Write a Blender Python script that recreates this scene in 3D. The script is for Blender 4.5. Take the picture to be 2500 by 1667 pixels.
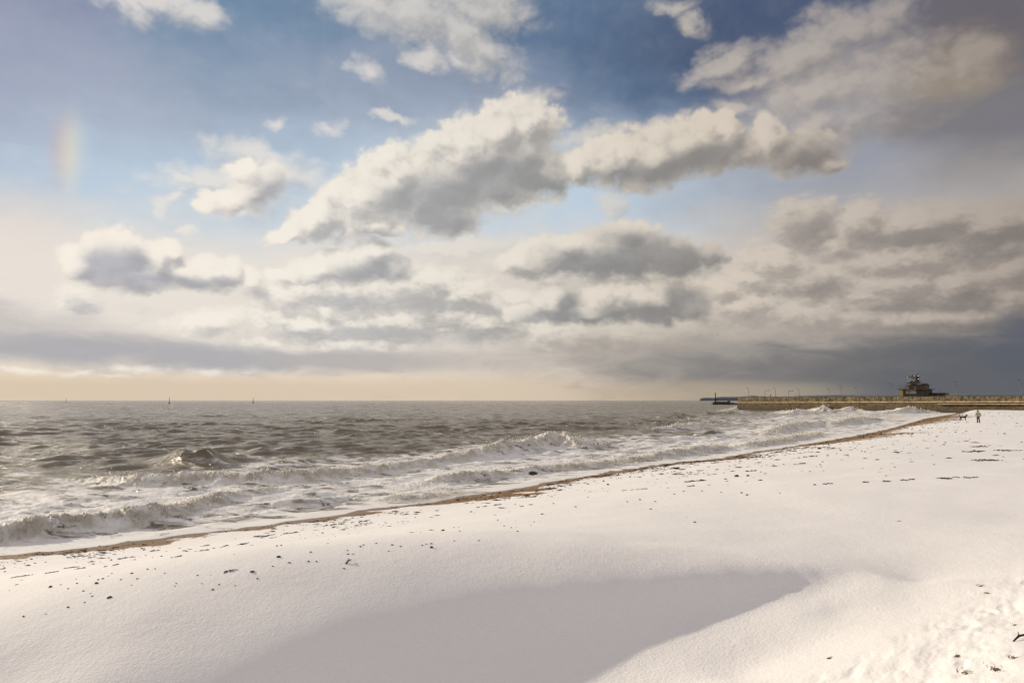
import bpy, bmesh, math, random
import numpy as np
R = math.radians
scene = bpy.context.scene
for o in list(bpy.data.objects):
    bpy.data.objects.remove(o)

# ------------------------------------------------------------------ camera
EYE = 4.2
cd = bpy.data.cameras.new("camera")
cam = bpy.data.objects.new("camera", cd)
scene.collection.objects.link(cam)
cd.sensor_width = 36.0
cd.lens = 24.32
cd.clip_start = 0.1
cd.clip_end = 90000.0
cam.location = (0, 0, EYE)
cam.rotation_euler = (R(90 + 4.856), 0, 0)
scene.camera = cam
scene.view_settings.view_transform = 'Standard'
scene.view_settings.look = 'None'
scene.view_settings.exposure = 0.0
scene.view_settings.gamma = 1.0
scene.render.engine = 'CYCLES'

# ------------------------------------------------------------------ sun
SUN_AZ, SUN_EL = -56.0, 17.0          # degrees; azimuth measured from +Y towards +X
sl = bpy.data.lights.new("sun", 'SUN')
sl.energy = 3.9
sl.angle = R(0.9)
sl.color = (1.0, 0.865, 0.67)
sun = bpy.data.objects.new("sun", sl)
scene.collection.objects.link(sun)
sun.location = (-60, 40, 60)
sun.rotation_euler = (R(90 - SUN_EL), 0, R(180 - SUN_AZ))

# ------------------------------------------------------------------ node helpers
def lin(c, a=1.0):
    r = []
    for v in c[:3]:
        v = v / 255.0
        r.append(v / 12.92 if v <= 0.04045 else ((v + 0.055) / 1.055) ** 2.4)
    return (*r, a)

class NT:
    """thin wrapper: nodes are created strictly in evaluation order"""
    def __init__(s, tree):
        s.t = tree; s.n = tree.nodes; s.l = tree.links
    def put(s, sock, v):
        if v is None: return
        if hasattr(v, 'is_linked') or isinstance(v, bpy.types.NodeSocket): s.l.new(v, sock)
        else: sock.default_value = v
    def node(s, kind, props=None, **ins):
        n = s.n.new(kind)
        for k, v in (props or {}).items(): setattr(n, k, v)
        for k, v in ins.items():
            k = k.replace('_', ' ') if not k.startswith('i') or not k[1:].isdigit() else int(k[1:])
            s.put(n.inputs[k], v)
        return n
    def math(s, op, a, b=None, c=None, clamp=False):
        n = s.n.new('ShaderNodeMath'); n.operation = op; n.use_clamp = clamp
        s.put(n.inputs[0], a); s.put(n.inputs[1], b); s.put(n.inputs[2], c)
        return n.outputs[0]
    def vmath(s, op, a, b=None, c=None):
        n = s.n.new('ShaderNodeVectorMath'); n.operation = op
        s.put(n.inputs[0], a); s.put(n.inputs[1], b)
        if c is not None: s.put(n.inputs[2], c)
        return n.outputs['Value'] if op in ('LENGTH', 'DOT_PRODUCT') else n.outputs[0]
    def noise(s, vec, scale, detail=4, rough=0.5, dist=0.0, kind='FBM', lac=2.0):
        n = s.n.new('ShaderNodeTexNoise'); n.noise_type = kind
        s.put(n.inputs['Vector'], vec)
        n.inputs['Scale'].default_value = scale; n.inputs['Detail'].default_value = detail
        n.inputs['Roughness'].default_value = rough; n.inputs['Distortion'].default_value = dist
        n.inputs['Lacunarity'].default_value = lac
        return n.outputs['Fac']
    def step(s, v, lo, hi, a=0.0, b=1.0):
        n = s.n.new('ShaderNodeMapRange'); n.interpolation_type = 'SMOOTHSTEP'
        s.put(n.inputs['Value'], v)
        s.put(n.inputs['From Min'], lo); s.put(n.inputs['From Max'], hi)
        n.inputs['To Min'].default_value = a; n.inputs['To Max'].default_value = b
        return n.outputs[0]
    def mix(s, f, a, b):
        n = s.n.new('ShaderNodeMix'); n.data_type = 'RGBA'; n.clamp_factor = True
        s.put(n.inputs['Factor'], f); s.put(n.inputs[6], a); s.put(n.inputs[7], b)
        return n.outputs[2]
    def ramp(s, v, stops, interp='LINEAR'):
        n = s.n.new('ShaderNodeValToRGB'); n.color_ramp.interpolation = interp
        e = n.color_ramp.elements
        while len(e) < len(stops): e.new(0.5)
        for el, (p, c) in zip(e, stops):
            el.position = p; el.color = c
        s.put(n.inputs[0], v)
        return n.outputs[0]

# ------------------------------------------------------------------ world: Nishita sky with layers of cloud placed by azimuth / elevation
VEIL = [((66, 102, 140), 0.88, 0.1, [(6.5, 27.39, 25.909, 7.93, 0, 1.0)]), ((58, 72, 104), 0.75, 0.1, [(23.91, 27.78, 11.941, 4.746, 0, 1.0)]), ((80, 124, 160), 0.8, 0.1, [(-21.9, 24.04, 13.549, 7.747, -20, 1.0)]), ((126, 136, 166), 0.85, 0.25, [(-37.69, 23.99, 6.147, 10.7, 0, 1.0)]), ((150, 156, 182), 0.75, 0.35, [(-35.28, 15.81, 7.416, 9.079, 0, 1.0)]), ((168, 180, 200), 0.7, 0.3, [(-28.51, 13.87, 11.961, 5.252, -10, 1.0)]), ((150, 160, 180), 0.6, 0.4, [(-6.53, 23.94, 12.155, 3.513, -8, 1.0)]), ((168, 178, 196), 0.7, 0.25, [(-18.72, 16.88, 19.9, 7.179, 0, 1.0)]), ((160, 172, 190), 0.75, 0.25, [(11.75, 15.38, 24.652, 5.113, 0, 1.0)]), ((186, 206, 224), 0.95, 0.2, [(-21.48, 11.69, 17.787, 6.281, 0, 1.0), (-3.52, 14.27, 20.485, 5.949, 0, 1.0), (11.74, 15.04, 10.56, 3.075, 0, 1.0)]), ((150, 144, 148), 0.75, 0.35, [(32.39, 20.96, 11.144, 4.494, -5, 1.0)]), ((150, 155, 167), 0.85, 0.2, [(30.8, 16.29, 14.144, 5.056, 0, 1.0)]), ((116, 113, 118), 0.85, 0.25, [(37.52, 21.14, 5.866, 6.326, 0, 1.0)]), ((172, 156, 124), 0.7, 0.3, [(34.46, 22.72, 2.033, 1.885, 20, 1.0)]), ((100, 95, 104), 0.75, 0.25, [(37.23, 25.16, 6.2, 3.031, 0, 1.0)]), ((226, 212, 202), 0.8, 0.15, [(-36.85, 8.64, 5.393, 4.31, 0, 1.0)]), ((232, 224, 216), 0.95, 0.2, [(-30.41, 6.35, 25.729, 4.35, 0, 1.0)]), ((232, 224, 214), 0.95, 0.25, [(-8.15, 7.1, 28.489, 5.701, 0, 1.0)]), ((212, 203, 194), 0.9, 0.3, [(13.33, 6.63, 22.307, 5.607, 0, 1.0)]), ((184, 176, 168), 0.9, 0.3, [(31.84, 9.47, 13.672, 4.869, 0, 1.0)]), ((150, 143, 140), 0.85, 0.3, [(34.24, 5.94, 9.899, 5.066, 0, 1.0)])]
MAIN = {'lit': [(-20.67, 16.43, 2.516, 1.579, 20, 0.95), (-22.71, 15.18, 2.103, 1.02, 10, 0.9), (-21.67, 17.38, 1.727, 0.856, 10, 0.85), (-18.6, 12.91, 1.782, 0.736, 20, 1.0), (-15.79, 14.28, 2.576, 1.564, 28, 1.0), (-12.53, 15.68, 3.414, 2.815, 25, 1.0), (-9.9, 17.68, 3.873, 2.797, 33, 1.0), (-6.46, 17.32, 5.117, 3.954, 10, 1.0), (-5.35, 15.11, 3.149, 1.78, 0, 1.0), (-3.37, 20.11, 4.787, 2.939, 30, 1.0), (-0.97, 21.63, 3.408, 2.496, 25, 1.0), (1.45, 22.29, 2.728, 1.839, 0, 1.0), (0.52, 19.13, 3.994, 3.094, -20, 1.0), (-0.96, 17.76, 5.181, 2.086, 5, 1.0), (2.92, 18.25, 1.79, 1.412, 0, 1.0), (-11.09, 13.87, 3.056, 0.673, 0, 1.0), (5.68, 18.87, 1.581, 1.399, 0, 1.0), (8.96, 19.51, 3.508, 2.234, 10, 1.0), (11.82, 19.15, 4.781, 2.342, 8, 1.0), (15.0, 19.99, 4.104, 2.294, 12, 1.0), (17.76, 20.85, 1.526, 1.701, 30, 1.0), (16.7, 19.29, 3.115, 1.499, 0, 1.0), (18.72, 19.31, 2.15, 1.404, 0, 1.0), (20.88, 19.86, 1.676, 1.685, 35, 1.0), (22.93, 18.82, 3.218, 1.677, -8, 1.0), (25.21, 17.73, 1.469, 0.755, -10, 1.0), (-30.17, 10.2, 2.485, 2.262, 0, 1.0), (-32.48, 9.65, 1.352, 1.401, 20, 1.0), (-27.73, 10.24, 1.612, 1.62, 0, 1.0), (-29.15, 8.95, 4.067, 1.07, 0, 1.0), (-25.41, 9.35, 3.061, 1.185, -5, 1.0), (-23.24, 9.74, 1.734, 1.364, 0, 1.0), (-26.72, 11.07, 0.948, 0.97, 0, 1.0), (-13.31, 10.92, 4.19, 1.523, 6, 1.0), (-16.2, 10.27, 2.986, 0.921, 18, 1.0), (-11.41, 11.77, 2.28, 1.19, 0, 1.0), (-9.98, 10.88, 1.685, 1.199, -10, 1.0), (-18.68, 9.79, 1.275, 0.497, 0, 1.0), (8.14, 11.88, 5.802, 1.972, 0, 1.0), (8.87, 13.16, 3.398, 1.36, 0, 1.0), (2.7, 11.74, 4.135, 1.645, 8, 1.0), (13.08, 11.52, 3.555, 1.606, -12, 1.0), (16.22, 11.3, 1.236, 1.083, 25, 1.0), (4.53, 12.67, 2.357, 0.947, 12, 1.0), (0.51, 11.47, 1.973, 0.867, 0, 1.0), (8.09, 8.17, 4.308, 1.909, 0, 1.0), (3.6, 8.23, 2.034, 1.662, 20, 1.0), (11.62, 8.15, 3.915, 1.975, -5, 1.0), (14.37, 7.5, 1.544, 1.191, -30, 1.0), (0.87, 7.17, 1.96, 0.703, 0, 1.0), (5.57, 7.21, 3.495, 0.874, 0, 1.0)], 'shade': [(-19.63, 16.53, 1.983, 1.372, 25, 0.85), (-20.64, 15.39, 1.396, 0.652, 10, 0.6), (-6.09, 16.64, 5.905, 2.362, 8, 1.0), (-6.08, 14.91, 3.142, 1.387, 0, 1.2), (-0.96, 18.27, 5.185, 1.966, 15, 1.2), (2.18, 17.92, 2.588, 1.289, 0, 1.1), (-9.52, 15.83, 3.096, 1.14, 20, 0.8), (-6.47, 17.66, 2.363, 1.133, 10, 0.8), (13.92, 18.67, 6.389, 1.244, 8, 1.0), (8.94, 18.07, 3.695, 0.898, 0, 0.8), (17.03, 19.06, 2.738, 0.934, 8, 1.2), (23.55, 18.52, 3.69, 1.799, -5, 0.9), (-30.23, 9.69, 2.481, 1.58, 0, 1.3), (-28.58, 8.84, 3.349, 0.769, 0, 1.0), (-25.39, 8.83, 3.06, 0.719, -5, 0.9), (-23.12, 9.08, 1.135, 0.586, 0, 0.8), (-11.73, 10.46, 3.594, 1.009, 4, 0.9), (-14.49, 9.9, 3.329, 0.461, 0, 0.6), (-9.98, 11.12, 1.916, 1.168, 0, 0.8), (8.85, 11.33, 7.315, 1.561, -2, 1.2), (13.42, 11.51, 4.104, 1.688, -12, 1.2), (16.15, 11.09, 1.818, 1.139, 20, 1.2), (9.58, 13.06, 3.46, 1.081, -10, 1.0), (11.25, 6.86, 4.897, 1.019, 0, 1.1), (13.87, 7.94, 2.218, 1.627, -30, 1.1), (4.68, 8.22, 1.326, 1.351, 30, 1), (1.96, 7.09, 2.741, 0.559, 0, 1), (7.36, 6.47, 3.85, 0.476, 0, 0.8), (4.49, 7.07, 2.337, 0.637, 0, 1)]}
FAR = {'lit': [(-19.41, 6.76, 2.097, 0.594, 0, 0.9), (-15.46, 7.43, 1.826, 0.694, 0, 0.9), (-5.64, 5.88, 2.715, 0.627, 0, 0.9), (0.15, 8.25, 1.963, 0.988, 0, 0.9), (8.75, 4.24, 3.43, 0.624, 0, 0.9), (14.34, 5.9, 2.569, 0.786, 0, 0.9), (19.1, 9.5, 2.457, 0.846, 0, 0.9), (11.65, 9.84, 2.264, 0.438, 0, 0.8), (-21.41, 9.36, 1.711, 0.917, 0, 0.9), (24.84, 11.73, 2.276, 0.806, 0, 0.9), (-13.43, 8.55, 6.331, 1.745, -3, 1.0), (-7.81, 8.81, 3.862, 2.044, -5, 1.0), (-4.22, 8.94, 3.13, 1.609, -10, 1.0), (-18.8, 8.15, 2.47, 1.36, 0, 1.0), (-10.61, 6.16, 6.818, 1.505, 0, 1.0), (-16.77, 6.0, 4.316, 1.035, 0, 1.0), (-2.39, 6.44, 3.912, 1.8, 0, 1.0), (-1.49, 7.89, 1.766, 0.989, 0, 1.0), (-23.79, 6.07, 2.631, 1.071, 10, 1.0), (-6.01, 7.31, 5.435, 1.343, 0, 1.0), (4.48, 5.17, 4.661, 1.258, 0, 1.0), (11.57, 5.26, 5.624, 1.325, 0, 1.0), (2.68, 5.72, 2.343, 1.35, 0, 1.0), (-13.35, 4.52, 7.407, 0.877, 0, 1.0), (-32.44, 7.1, 1.571, 0.911, 0, 1.0), (23.36, 13.33, 2.501, 1.861, 10, 1.0), (26.83, 13.13, 2.048, 1.654, 0, 1.0), (30.62, 12.21, 5.269, 1.603, 0, 1.0), (35.02, 11.79, 3.977, 1.6, 5, 1.0), (23.53, 9.22, 3.634, 1.889, 0, 1.0), (28.78, 8.19, 5.125, 1.969, 0, 1.0), (33.08, 8.14, 3.583, 1.958, 0, 1.0), (35.99, 6.69, 2.308, 1.823, 0, 1.0), (29.98, 10.28, 5.911, 1.47, 0, 1.0), (23.13, 6.6, 4.303, 1.656, 0, 1.0), (30.34, 5.88, 7.571, 1.555, 0, 1.0), (18.39, 7.49, 3.528, 1.28, 0, 1.0), (18.33, 5.1, 5.629, 1.284, 0, 1.0), (26.04, 4.18, 6.293, 0.971, 0, 1.0), (-35.08, 1.97, 1.569, 0.331, 0, 0.52), (-32.07, 1.92, 1.402, 0.305, 0, 0.52), (-28.04, 2.26, 2.13, 0.357, 0, 0.52), (-23.95, 2.07, 1.304, 0.288, 0, 0.52), (-21.19, 2.32, 1.697, 0.335, 0, 0.52), (-29.94, 1.65, 0.879, 0.195, 0, 0.52), (21.07, 10.72, 3.087, 1.664, 0, 1.0), (26.42, 6.43, 3.765, 1.21, 0, 1.0), (35.85, 8.75, 2.066, 1.455, 0, 1.0), (16.44, 8.95, 2.529, 1.031, 0, 0.9), (-6.39, 9.98, 2.725, 1.066, 0, 0.9)], 'shade': [(-13.43, 8.3, 4.839, 0.865, 0, 1.1), (-7.81, 8.17, 3.472, 1.521, -5, 1.2), (-5.29, 7.68, 3.893, 0.966, 0, 0.9), (-10.6, 5.63, 7.192, 0.798, 0, 1.2), (-1.67, 7.6, 1.765, 0.728, 0, 1), (-2.39, 5.54, 4.297, 0.81, 0, 1), (-19.45, 8.12, 1.751, 0.915, 0, 0.7), (-0.22, 6.45, 1.959, 0.81, 0, 0.8), (-23.78, 5.9, 2.301, 0.817, 10, 0.5), (-16.75, 5.31, 4.311, 0.543, 0, 0.6), (-13.35, 4.35, 6.294, 0.474, 0, 0.7), (-32.44, 7.04, 1.965, 1.026, 0, 1.1), (23.19, 13.02, 3.007, 1.826, 10, 1.2), (30.87, 11.72, 5.529, 1.029, 0, 1.1), (35.7, 10.52, 3.381, 1.631, 0, 1.1), (23.8, 8.38, 3.942, 0.888, 0, 0.7), (30.37, 6.57, 7.575, 0.629, 0, 0.8), (23.52, 9.06, 1.982, 0.888, 0, 0.6), (30.28, 4.48, 9.307, 1.051, 0, 1.1), (18.31, 4.58, 7.032, 0.771, 0, 0.7), (33.79, 6.87, 3.248, 1.01, 0, 0.7), (25.73, 11.64, 3.843, 0.504, 0, 0.6)]}
WISP = {'lit': [(-20.41, 18.49, 4.398, 1.147, -8, 1.0), (-23.54, 16.53, 4.198, 1.14, 5, 1.0), (-20.66, 16.04, 2.969, 1.79, 20, 1.0), (-26.37, 14.92, 1.601, 0.601, 35, 1.0), (-18.41, 17.73, 2.879, 1.169, -15, 1.0), (-21.58, 14.71, 2.409, 0.78, 0, 1.0), (-25.68, 16.42, 1.948, 0.449, 0, 1.0), (-25.54, 12.88, 1.229, 0.344, 0, 0.8), (-27.98, 27.93, 4.145, 0.71, 5, 1.0), (-25.85, 27.83, 2.314, 1.055, 0, 1.0), (-29.71, 27.4, 1.542, 0.961, -30, 1.0), (-11.75, 30.01, 4.302, 1.732, -10, 1.0), (-8.09, 29.7, 5.59, 2.112, -15, 1.0), (-4.35, 28.69, 5.655, 1.729, -30, 1.0), (-2.49, 30.52, 4.474, 2.102, 0, 1.0), (-7.12, 26.93, 2.195, 0.736, 0, 1.0), (-12.02, 25.49, 1.703, 1.11, -35, 0.85), (-4.34, 27.17, 2.417, 0.811, -20, 1.0), (13.66, 29.83, 1.69, 0.62, -10, 0.85), (15.22, 28.78, 1.664, 0.766, -35, 0.85), (-15.27, 21.17, 1.271, 0.614, 20, 0.68), (-19.44, 20.98, 1.216, 0.451, 10, 0.68), (17.39, 25.55, 3.31, 1.226, 10, 1.0), (18.87, 24.15, 3.246, 0.728, -10, 1.0), (24.13, 25.45, 5.051, 2.074, 20, 1.0), (25.27, 22.9, 5.595, 1.908, 10, 1.0), (18.48, 22.51, 1.807, 0.595, -10, 1.0), (27.25, 26.57, 4.167, 1.326, 0, 1.0), (29.7, 22.66, 4.862, 2.723, 0, 1.0), (26.66, 19.97, 3.518, 1.44, 15, 1.0), (29.86, 20.02, 3.919, 1.188, 0, 1.0), (24.25, 20.65, 1.999, 1.094, 20, 1.0), (0.89, 23.76, 3.219, 0.851, 15, 1.0), (6.43, 21.35, 2.77, 0.79, 10, 1.0), (8.55, 15.87, 1.165, 1.236, 60, 1.0), (12.59, 21.97, 2.293, 0.462, 10, 1.0), (-10.16, 22.46, 1.948, 0.386, 0, 1.0), (0.15, 16.04, 2.385, 0.832, 0, 1.0), (-3.51, 12.69, 3.941, 0.678, 8, 1.0), (-6.41, 12.28, 3.124, 0.592, 0, 1.0), (34.84, 22.63, 2.175, 1.932, 30, 1.0)], 'shade': [(-20.01, 16.1, 2.466, 1.576, 25, 0.8), (30.98, 20.04, 4.422, 1.076, 5, 1.1), (26.05, 19.62, 2.907, 1.132, 10, 0.9), (28.15, 20.18, 3.116, 0.715, 0, 0.7), (33.63, 19.28, 2.223, 0.929, 0, 0.6)]}
GREY = [((190, 184, 184), 0.8, 0.35, [(-35.19, 4.24, 8.002, 1.945, -8, 1.0), (-28.09, 3.62, 9.307, 1.272, -5, 1.0)]), ((172, 171, 175), 0.85, 0.35, [(-23.69, 3.26, 9.106, 0.924, -3, 1.0), (-13.33, 3.12, 8.214, 0.701, 0, 1.0), (-32.92, 3.6, 6.386, 0.908, 0, 1.0)]), ((190, 182, 175), 0.6, 0.3, [(-6.33, 3.18, 10.705, 0.86, 0, 1.0)]), ((214, 196, 174), 0.85, 0.15, [(-31.49, 0.59, 39.328, 1.04, 0, 1.0)]), ((168, 160, 152), 0.8, 0.3, [(16.64, 3.76, 13.91, 2.418, 0, 1.0)]), ((134, 131, 130), 0.85, 0.3, [(22.99, 2.29, 14.028, 1.856, 0, 1.0)]), ((112, 111, 112), 0.85, 0.35, [(30.98, 2.13, 13.747, 2.468, 4, 1.0)]), ((94, 97, 104), 0.85, 0.3, [(35.26, 1.73, 7.907, 2.643, 4, 1.0)]), ((90, 95, 106), 0.7, 0.35, [(37.7, 3.68, 3.388, 2.282, 0, 1.0)]), ((178, 164, 144), 0.7, 0.2, [(15.57, 0.59, 8.663, 0.898, 0, 1.0)])]
world = bpy.data.worlds.new("World")
scene.world = world
world.use_nodes = True
world.cycles.sampling_method = 'MANUAL'
world.cycles.sample_map_resolution = 256
K = 10.0                                  # background strength is 0.1
def col(c):
    l = lin(c); return (l[0] * K, l[1] * K, l[2] * K, 1)
def sky_base(w, eps=0.0):
    # eps (a few millionths) keeps Cycles from merging the patches' nodes, which would evaluate them all for every ray
    tc = w.node('ShaderNodeTexCoord')
    d = w.vmath('ADD', tc.outputs['Generated'], (eps, 0.0, 0.0))
    sp = w.node('ShaderNodeSeparateXYZ', i0=d)
    az = w.math('MULTIPLY', w.math('ARCTAN2', sp.outputs[0], sp.outputs[1]), 57.2958)
    el = w.math('MULTIPLY', w.math('ARCSINE', sp.outputs[2]), 57.2958)
    return d, az, el
def sky_plain(w, d, az, el):
    sky = w.node('ShaderNodeTexSky', {'sky_type': 'NISHITA', 'sun_disc': False, 'sun_elevation': R(SUN_EL),
                 'sun_rotation': R(SUN_AZ), 'altitude': 5.0, 'air_density': 1.0, 'dust_density': 1.6, 'ozone_density': 1.2})
    clear = w.vmath('MULTIPLY', sky.outputs[0], (0.92, 1.12, 0.98))
    n0 = w.noise(d, 2.2, 3, 0.55, 0.4)        # broken high cloud all round the dome
    cur0 = w.mix(w.step(n0, 0.35, 0.65, 0.45, 0.92), clear, col((206, 194, 191)))
    azn = w.math('MULTIPLY_ADD', az, 1 / 100.0, 0.5)
    hz = w.ramp(azn, [
        (0.10, col((238, 214, 184))), (0.40, col((226, 205, 180))), (0.55, col((205, 188, 168))),
        (0.66, col((182, 166, 146))), (0.78, col((112, 110, 110))), (0.90, col((84, 90, 104)))])
    return cur0, azn, hz, w.step(el, 4.2, 0.4)
def paint_cell(cell, eps):
    """one patch of sky as a node group of its own"""
    g = bpy.data.node_groups.new("sky_patch", 'ShaderNodeTree')
    g.interface.new_socket("Shader", in_out='OUTPUT', socket_type='NodeSocketShader')
    w = NT(g)
    d, az, el = sky_base(w, eps)
    P0 = w.node('ShaderNodeCombineXYZ', i0=az, i1=el).outputs[0]
    cur0, azn, hz, hzf = sky_plain(w, d, az, el)
    def cull(blobs, cell, k, margin):
        if cell is None: return list(blobs)
        a0, a1, e0, e1 = cell; out = []
        for b in blobs:
            g = 1 / (1 - k); t = R(b[4])
            hx = g * math.hypot(b[2] * math.cos(t), b[3] * math.sin(t)) + margin
            hy = g * math.hypot(b[2] * math.sin(t), b[3] * math.cos(t)) + margin * 0.6
            if b[0] + hx > a0 and b[0] - hx < a1 and b[1] + hy > e0 and b[1] - hy < e1: out.append(b)
        return out
    def field(P, blobs, k):
        acc = 0.0
        for (cx, cy, rx, ry, rot, wt) in blobs:
            m = w.node('ShaderNodeMapping', {'vector_type': 'TEXTURE'})
            w.put(m.inputs['Vector'], P)
            g = 1.0 / (1 - k)
            m.inputs['Location'].default_value = (cx, cy, 0)
            m.inputs['Rotation'].default_value = (0, 0, R(rot))
            m.inputs['Scale'].default_value = (rx * g, ry * g, 1)
            gr = w.node('ShaderNodeTexGradient', {'gradient_type': 'SPHERICAL'}, Vector=m.outputs[0]).outputs['Fac']
            if wt != 1.0: gr = w.math('MULTIPLY', gr, wt)
            acc = w.math('SMOOTH_MAX', acc, gr, 0.12)
        return acc
    def mapped(P, x, y):
        m = w.node('ShaderNodeMapping', i0=P); m.inputs['Scale'].default_value = (x, y, 1)
        return m.outputs[0]
    def paint(cell):
        cur = cur0
        vs = [(c, s, na, cull(b, cell, 0.5, 5.0)) for c, s, na, b in VEIL]
        vs = [v for v in vs if v[3]]
        if vs:
            wm = mapped(P0, 1, 1.9)
            wn = w.node('ShaderNodeTexNoise', Vector=wm, Scale=0.11, Detail=3.0, Roughness=0.6)
            off = w.vmath('MULTIPLY', w.vmath('SUBTRACT', wn.outputs['Color'], (0.5, 0.5, 0.5)), (9.0, 4.0, 0.0))
            PS = w.vmath('ADD', P0, off)
            nv = w.math('SUBTRACT', w.noise(wm, 0.16, 6, 0.58, 0.6), 0.5)
            for colr, s, na, blobs in vs:
                f = w.math('MULTIPLY_ADD', nv, na, field(PS, blobs, 0.5))
                cur = w.mix(w.step(f, 0.10, 0.75, 0.0, s), cur, col(colr))
        cur = w.mix(hzf, cur, hz)
        if cell[0] < -30 and cell[3] > 10:      # sun dog : short vertical smear of spectral colours
            for dx, c, s in ((0.8, (206, 180, 176), .42), (0.1, (236, 224, 190), .48), (-0.7, (190, 208, 222), .40)):
                m = w.node('ShaderNodeMapping', {'vector_type': 'TEXTURE'}, i0=P0)
                m.inputs['Location'].default_value = (-33.1 - dx, 17.0, 0); m.inputs['Scale'].default_value = (1.15, 3.9, 1)
                gr = w.node('ShaderNodeTexGradient', {'gradient_type': 'SPHERICAL'}, Vector=m.outputs[0]).outputs['Fac']
                cur = w.mix(w.step(gr, 0.0, 1.0, 0, s), cur, col(c))
        wt = w.node('ShaderNodeTexNoise', Vector=mapped(P0, 1, 1.3), Scale=0.34, Detail=3.0, Roughness=0.55)
        wo = w.vmath('SUBTRACT', wt.outputs['Color'], (0.5, 0.5, 0.5))
        grey = [(c, s, na, cull(b, cell, 0.4, 1.0)) for c, s, na, b in GREY]
        ng = None
        if any(g[3] for g in grey): ng = w.math('SUBTRACT', w.noise(mapped(P0, 0.5, 1.5), 0.45, 7, 0.56, 0.5), 0.5)
        def bank(i0, i1, cur):
            for colr, s, na, blobs in grey[i0:i1]:
                if not blobs: continue
                f = w.math('MULTIPLY_ADD', ng, na * 2.4, field(P0, blobs, 0.4))
                cur = w.mix(w.step(f, 0.06, 0.72, 0.0, s), cur, col(colr))
            return cur
        def cumulus(cur, data, scale, amp, edge, soft, alpha, shade_amt, relief, str_y, rough, dist, w0, dim, halo, foldamt):
            lit_b = cull(data['lit'], cell, 0.35, 1.6 + w0 * 0.4); shd_b = cull(data['shade'], cell, 0.3, 1.6 + w0 * 0.4)
            if not lit_b: return cur
            litc = w.ramp(azn, [(0.12, col((243, 234, 221))), (0.36, col((236, 229, 218))), (0.52, col((224, 216, 204))),
                                (0.66, col((210, 199, 185))), (0.78, col((190, 179, 168))), (0.88, col((166, 154, 144)))])
            shdc = w.ramp(azn, [(0.12, col((168, 170, 184))), (0.36, col((160, 163, 170))), (0.52, col((134, 137, 141))),
                                (0.64, col((126, 126, 128))), (0.76, col((124, 118, 116))), (0.9, col((100, 96, 98)))])
            if dim != 1.0: litc = w.mix(1 - dim, litc, shdc)
            o = w.vmath('MULTIPLY', wo, (w0 * 1.2, w0 * 0.8, 0.0))
            def dens(P):
                B = field(w.vmath('ADD', P, o), lit_b, 0.35)
                MP = mapped(P, 1, str_y)
                n1 = w.math('SUBTRACT', w.noise(MP, scale * 1.6, 7, rough, dist), 0.5)
                b1 = w.math('ABSOLUTE', w.math('SUBTRACT', w.noise(MP, scale, 2, 0.5, 0.0), 0.5))
                b2 = w.math('ABSOLUTE', w.math('SUBTRACT', w.noise(MP, scale * 2.7, 2, 0.5, 0.0), 0.5))
                n1 = w.math('MULTIPLY_ADD', n1, 0.55, w.math('SUBTRACT', w.math('MULTIPLY_ADD', b1, 1.15, w.math('MULTIPLY', b2, 0.50)), 0.14))
                return w.math('MULTIPLY_ADD', n1, w.step(B, 0.0, 0.25, 0.0, amp), B), n1, B
            D0, n1, B0 = dens(P0)
            D1, _, _ = dens(w.vmath('ADD', P0, (-0.75, 0.95, 0.0)))
            rel = w.math('SUBTRACT', D0, D1)
            S = field(w.vmath('ADD', P0, o), shd_b, 0.3) if shd_b else 0.0
            S = w.math('MULTIPLY_ADD', n1, amp * 0.45, S)
            S = w.math('SUBTRACT', S, w.math('MULTIPLY', rel, relief))
            sh = w.step(S, -0.10, 0.85, 0.0, shade_amt)
            sw = w.math('MULTIPLY_ADD', sh, 0.16, soft)
            a = w.step(D0, w.math('SUBTRACT', edge, sw), w.math('ADD', edge, sw), 0.0, alpha)
            fold = w.math('MULTIPLY_ADD', rel, -1.35, w.math('MULTIPLY_ADD', B0, 0.55, -0.06))
            sh = w.math('MAXIMUM', sh, w.step(fold, -0.1, 0.65, 0.0, foldamt))
            c = w.mix(sh, litc, shdc)
            cur = w.mix(w.step(D0, 0.0, edge + 0.12, 0.0, halo), cur, litc)
            md = w.step(w.math('MULTIPLY_ADD', rel, 0.9, 0.5), 0.0, 1.0, 0.84, 1.06)
            c = w.vmath('MULTIPLY', c, w.node('ShaderNodeCombineXYZ', i0=md, i1=md, i2=md).outputs[0])
            return w.mix(a, cur, c)
        #            data  scale amp  edge soft alpha shade relief sy  rough dist w0
        cur = cumulus(cur, WISP, 0.30, 1.05, 0.42, 0.42, 0.66, 0.8, 0.8, 1.4, 0.56, 0.5, 3.0, 0.90, 0.12, 0.22)
        cur = bank(0, 1, cur)
        cur = cumulus(cur, FAR, 0.50, 0.90, 0.30, 0.28, 0.92, 0.66, 1.0, 1.5, 0.52, 0.2, 1.5, 1.0, 0.35, 0.40)
        cur = bank(1, len(GREY), cur)
        cur = cumulus(cur, MAIN, 0.34, 0.78, 0.32, 0.11, 1.0, 0.80, 0.6, 1.15, 0.50, 0.1, 1.7, 1.0, 0.25, 0.60)
        return w.node('ShaderNodeBackground', Color=cur, Strength=0.1).outputs[0]
    w.node('NodeGroupOutput', i0=paint(cell))
    return g
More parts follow.
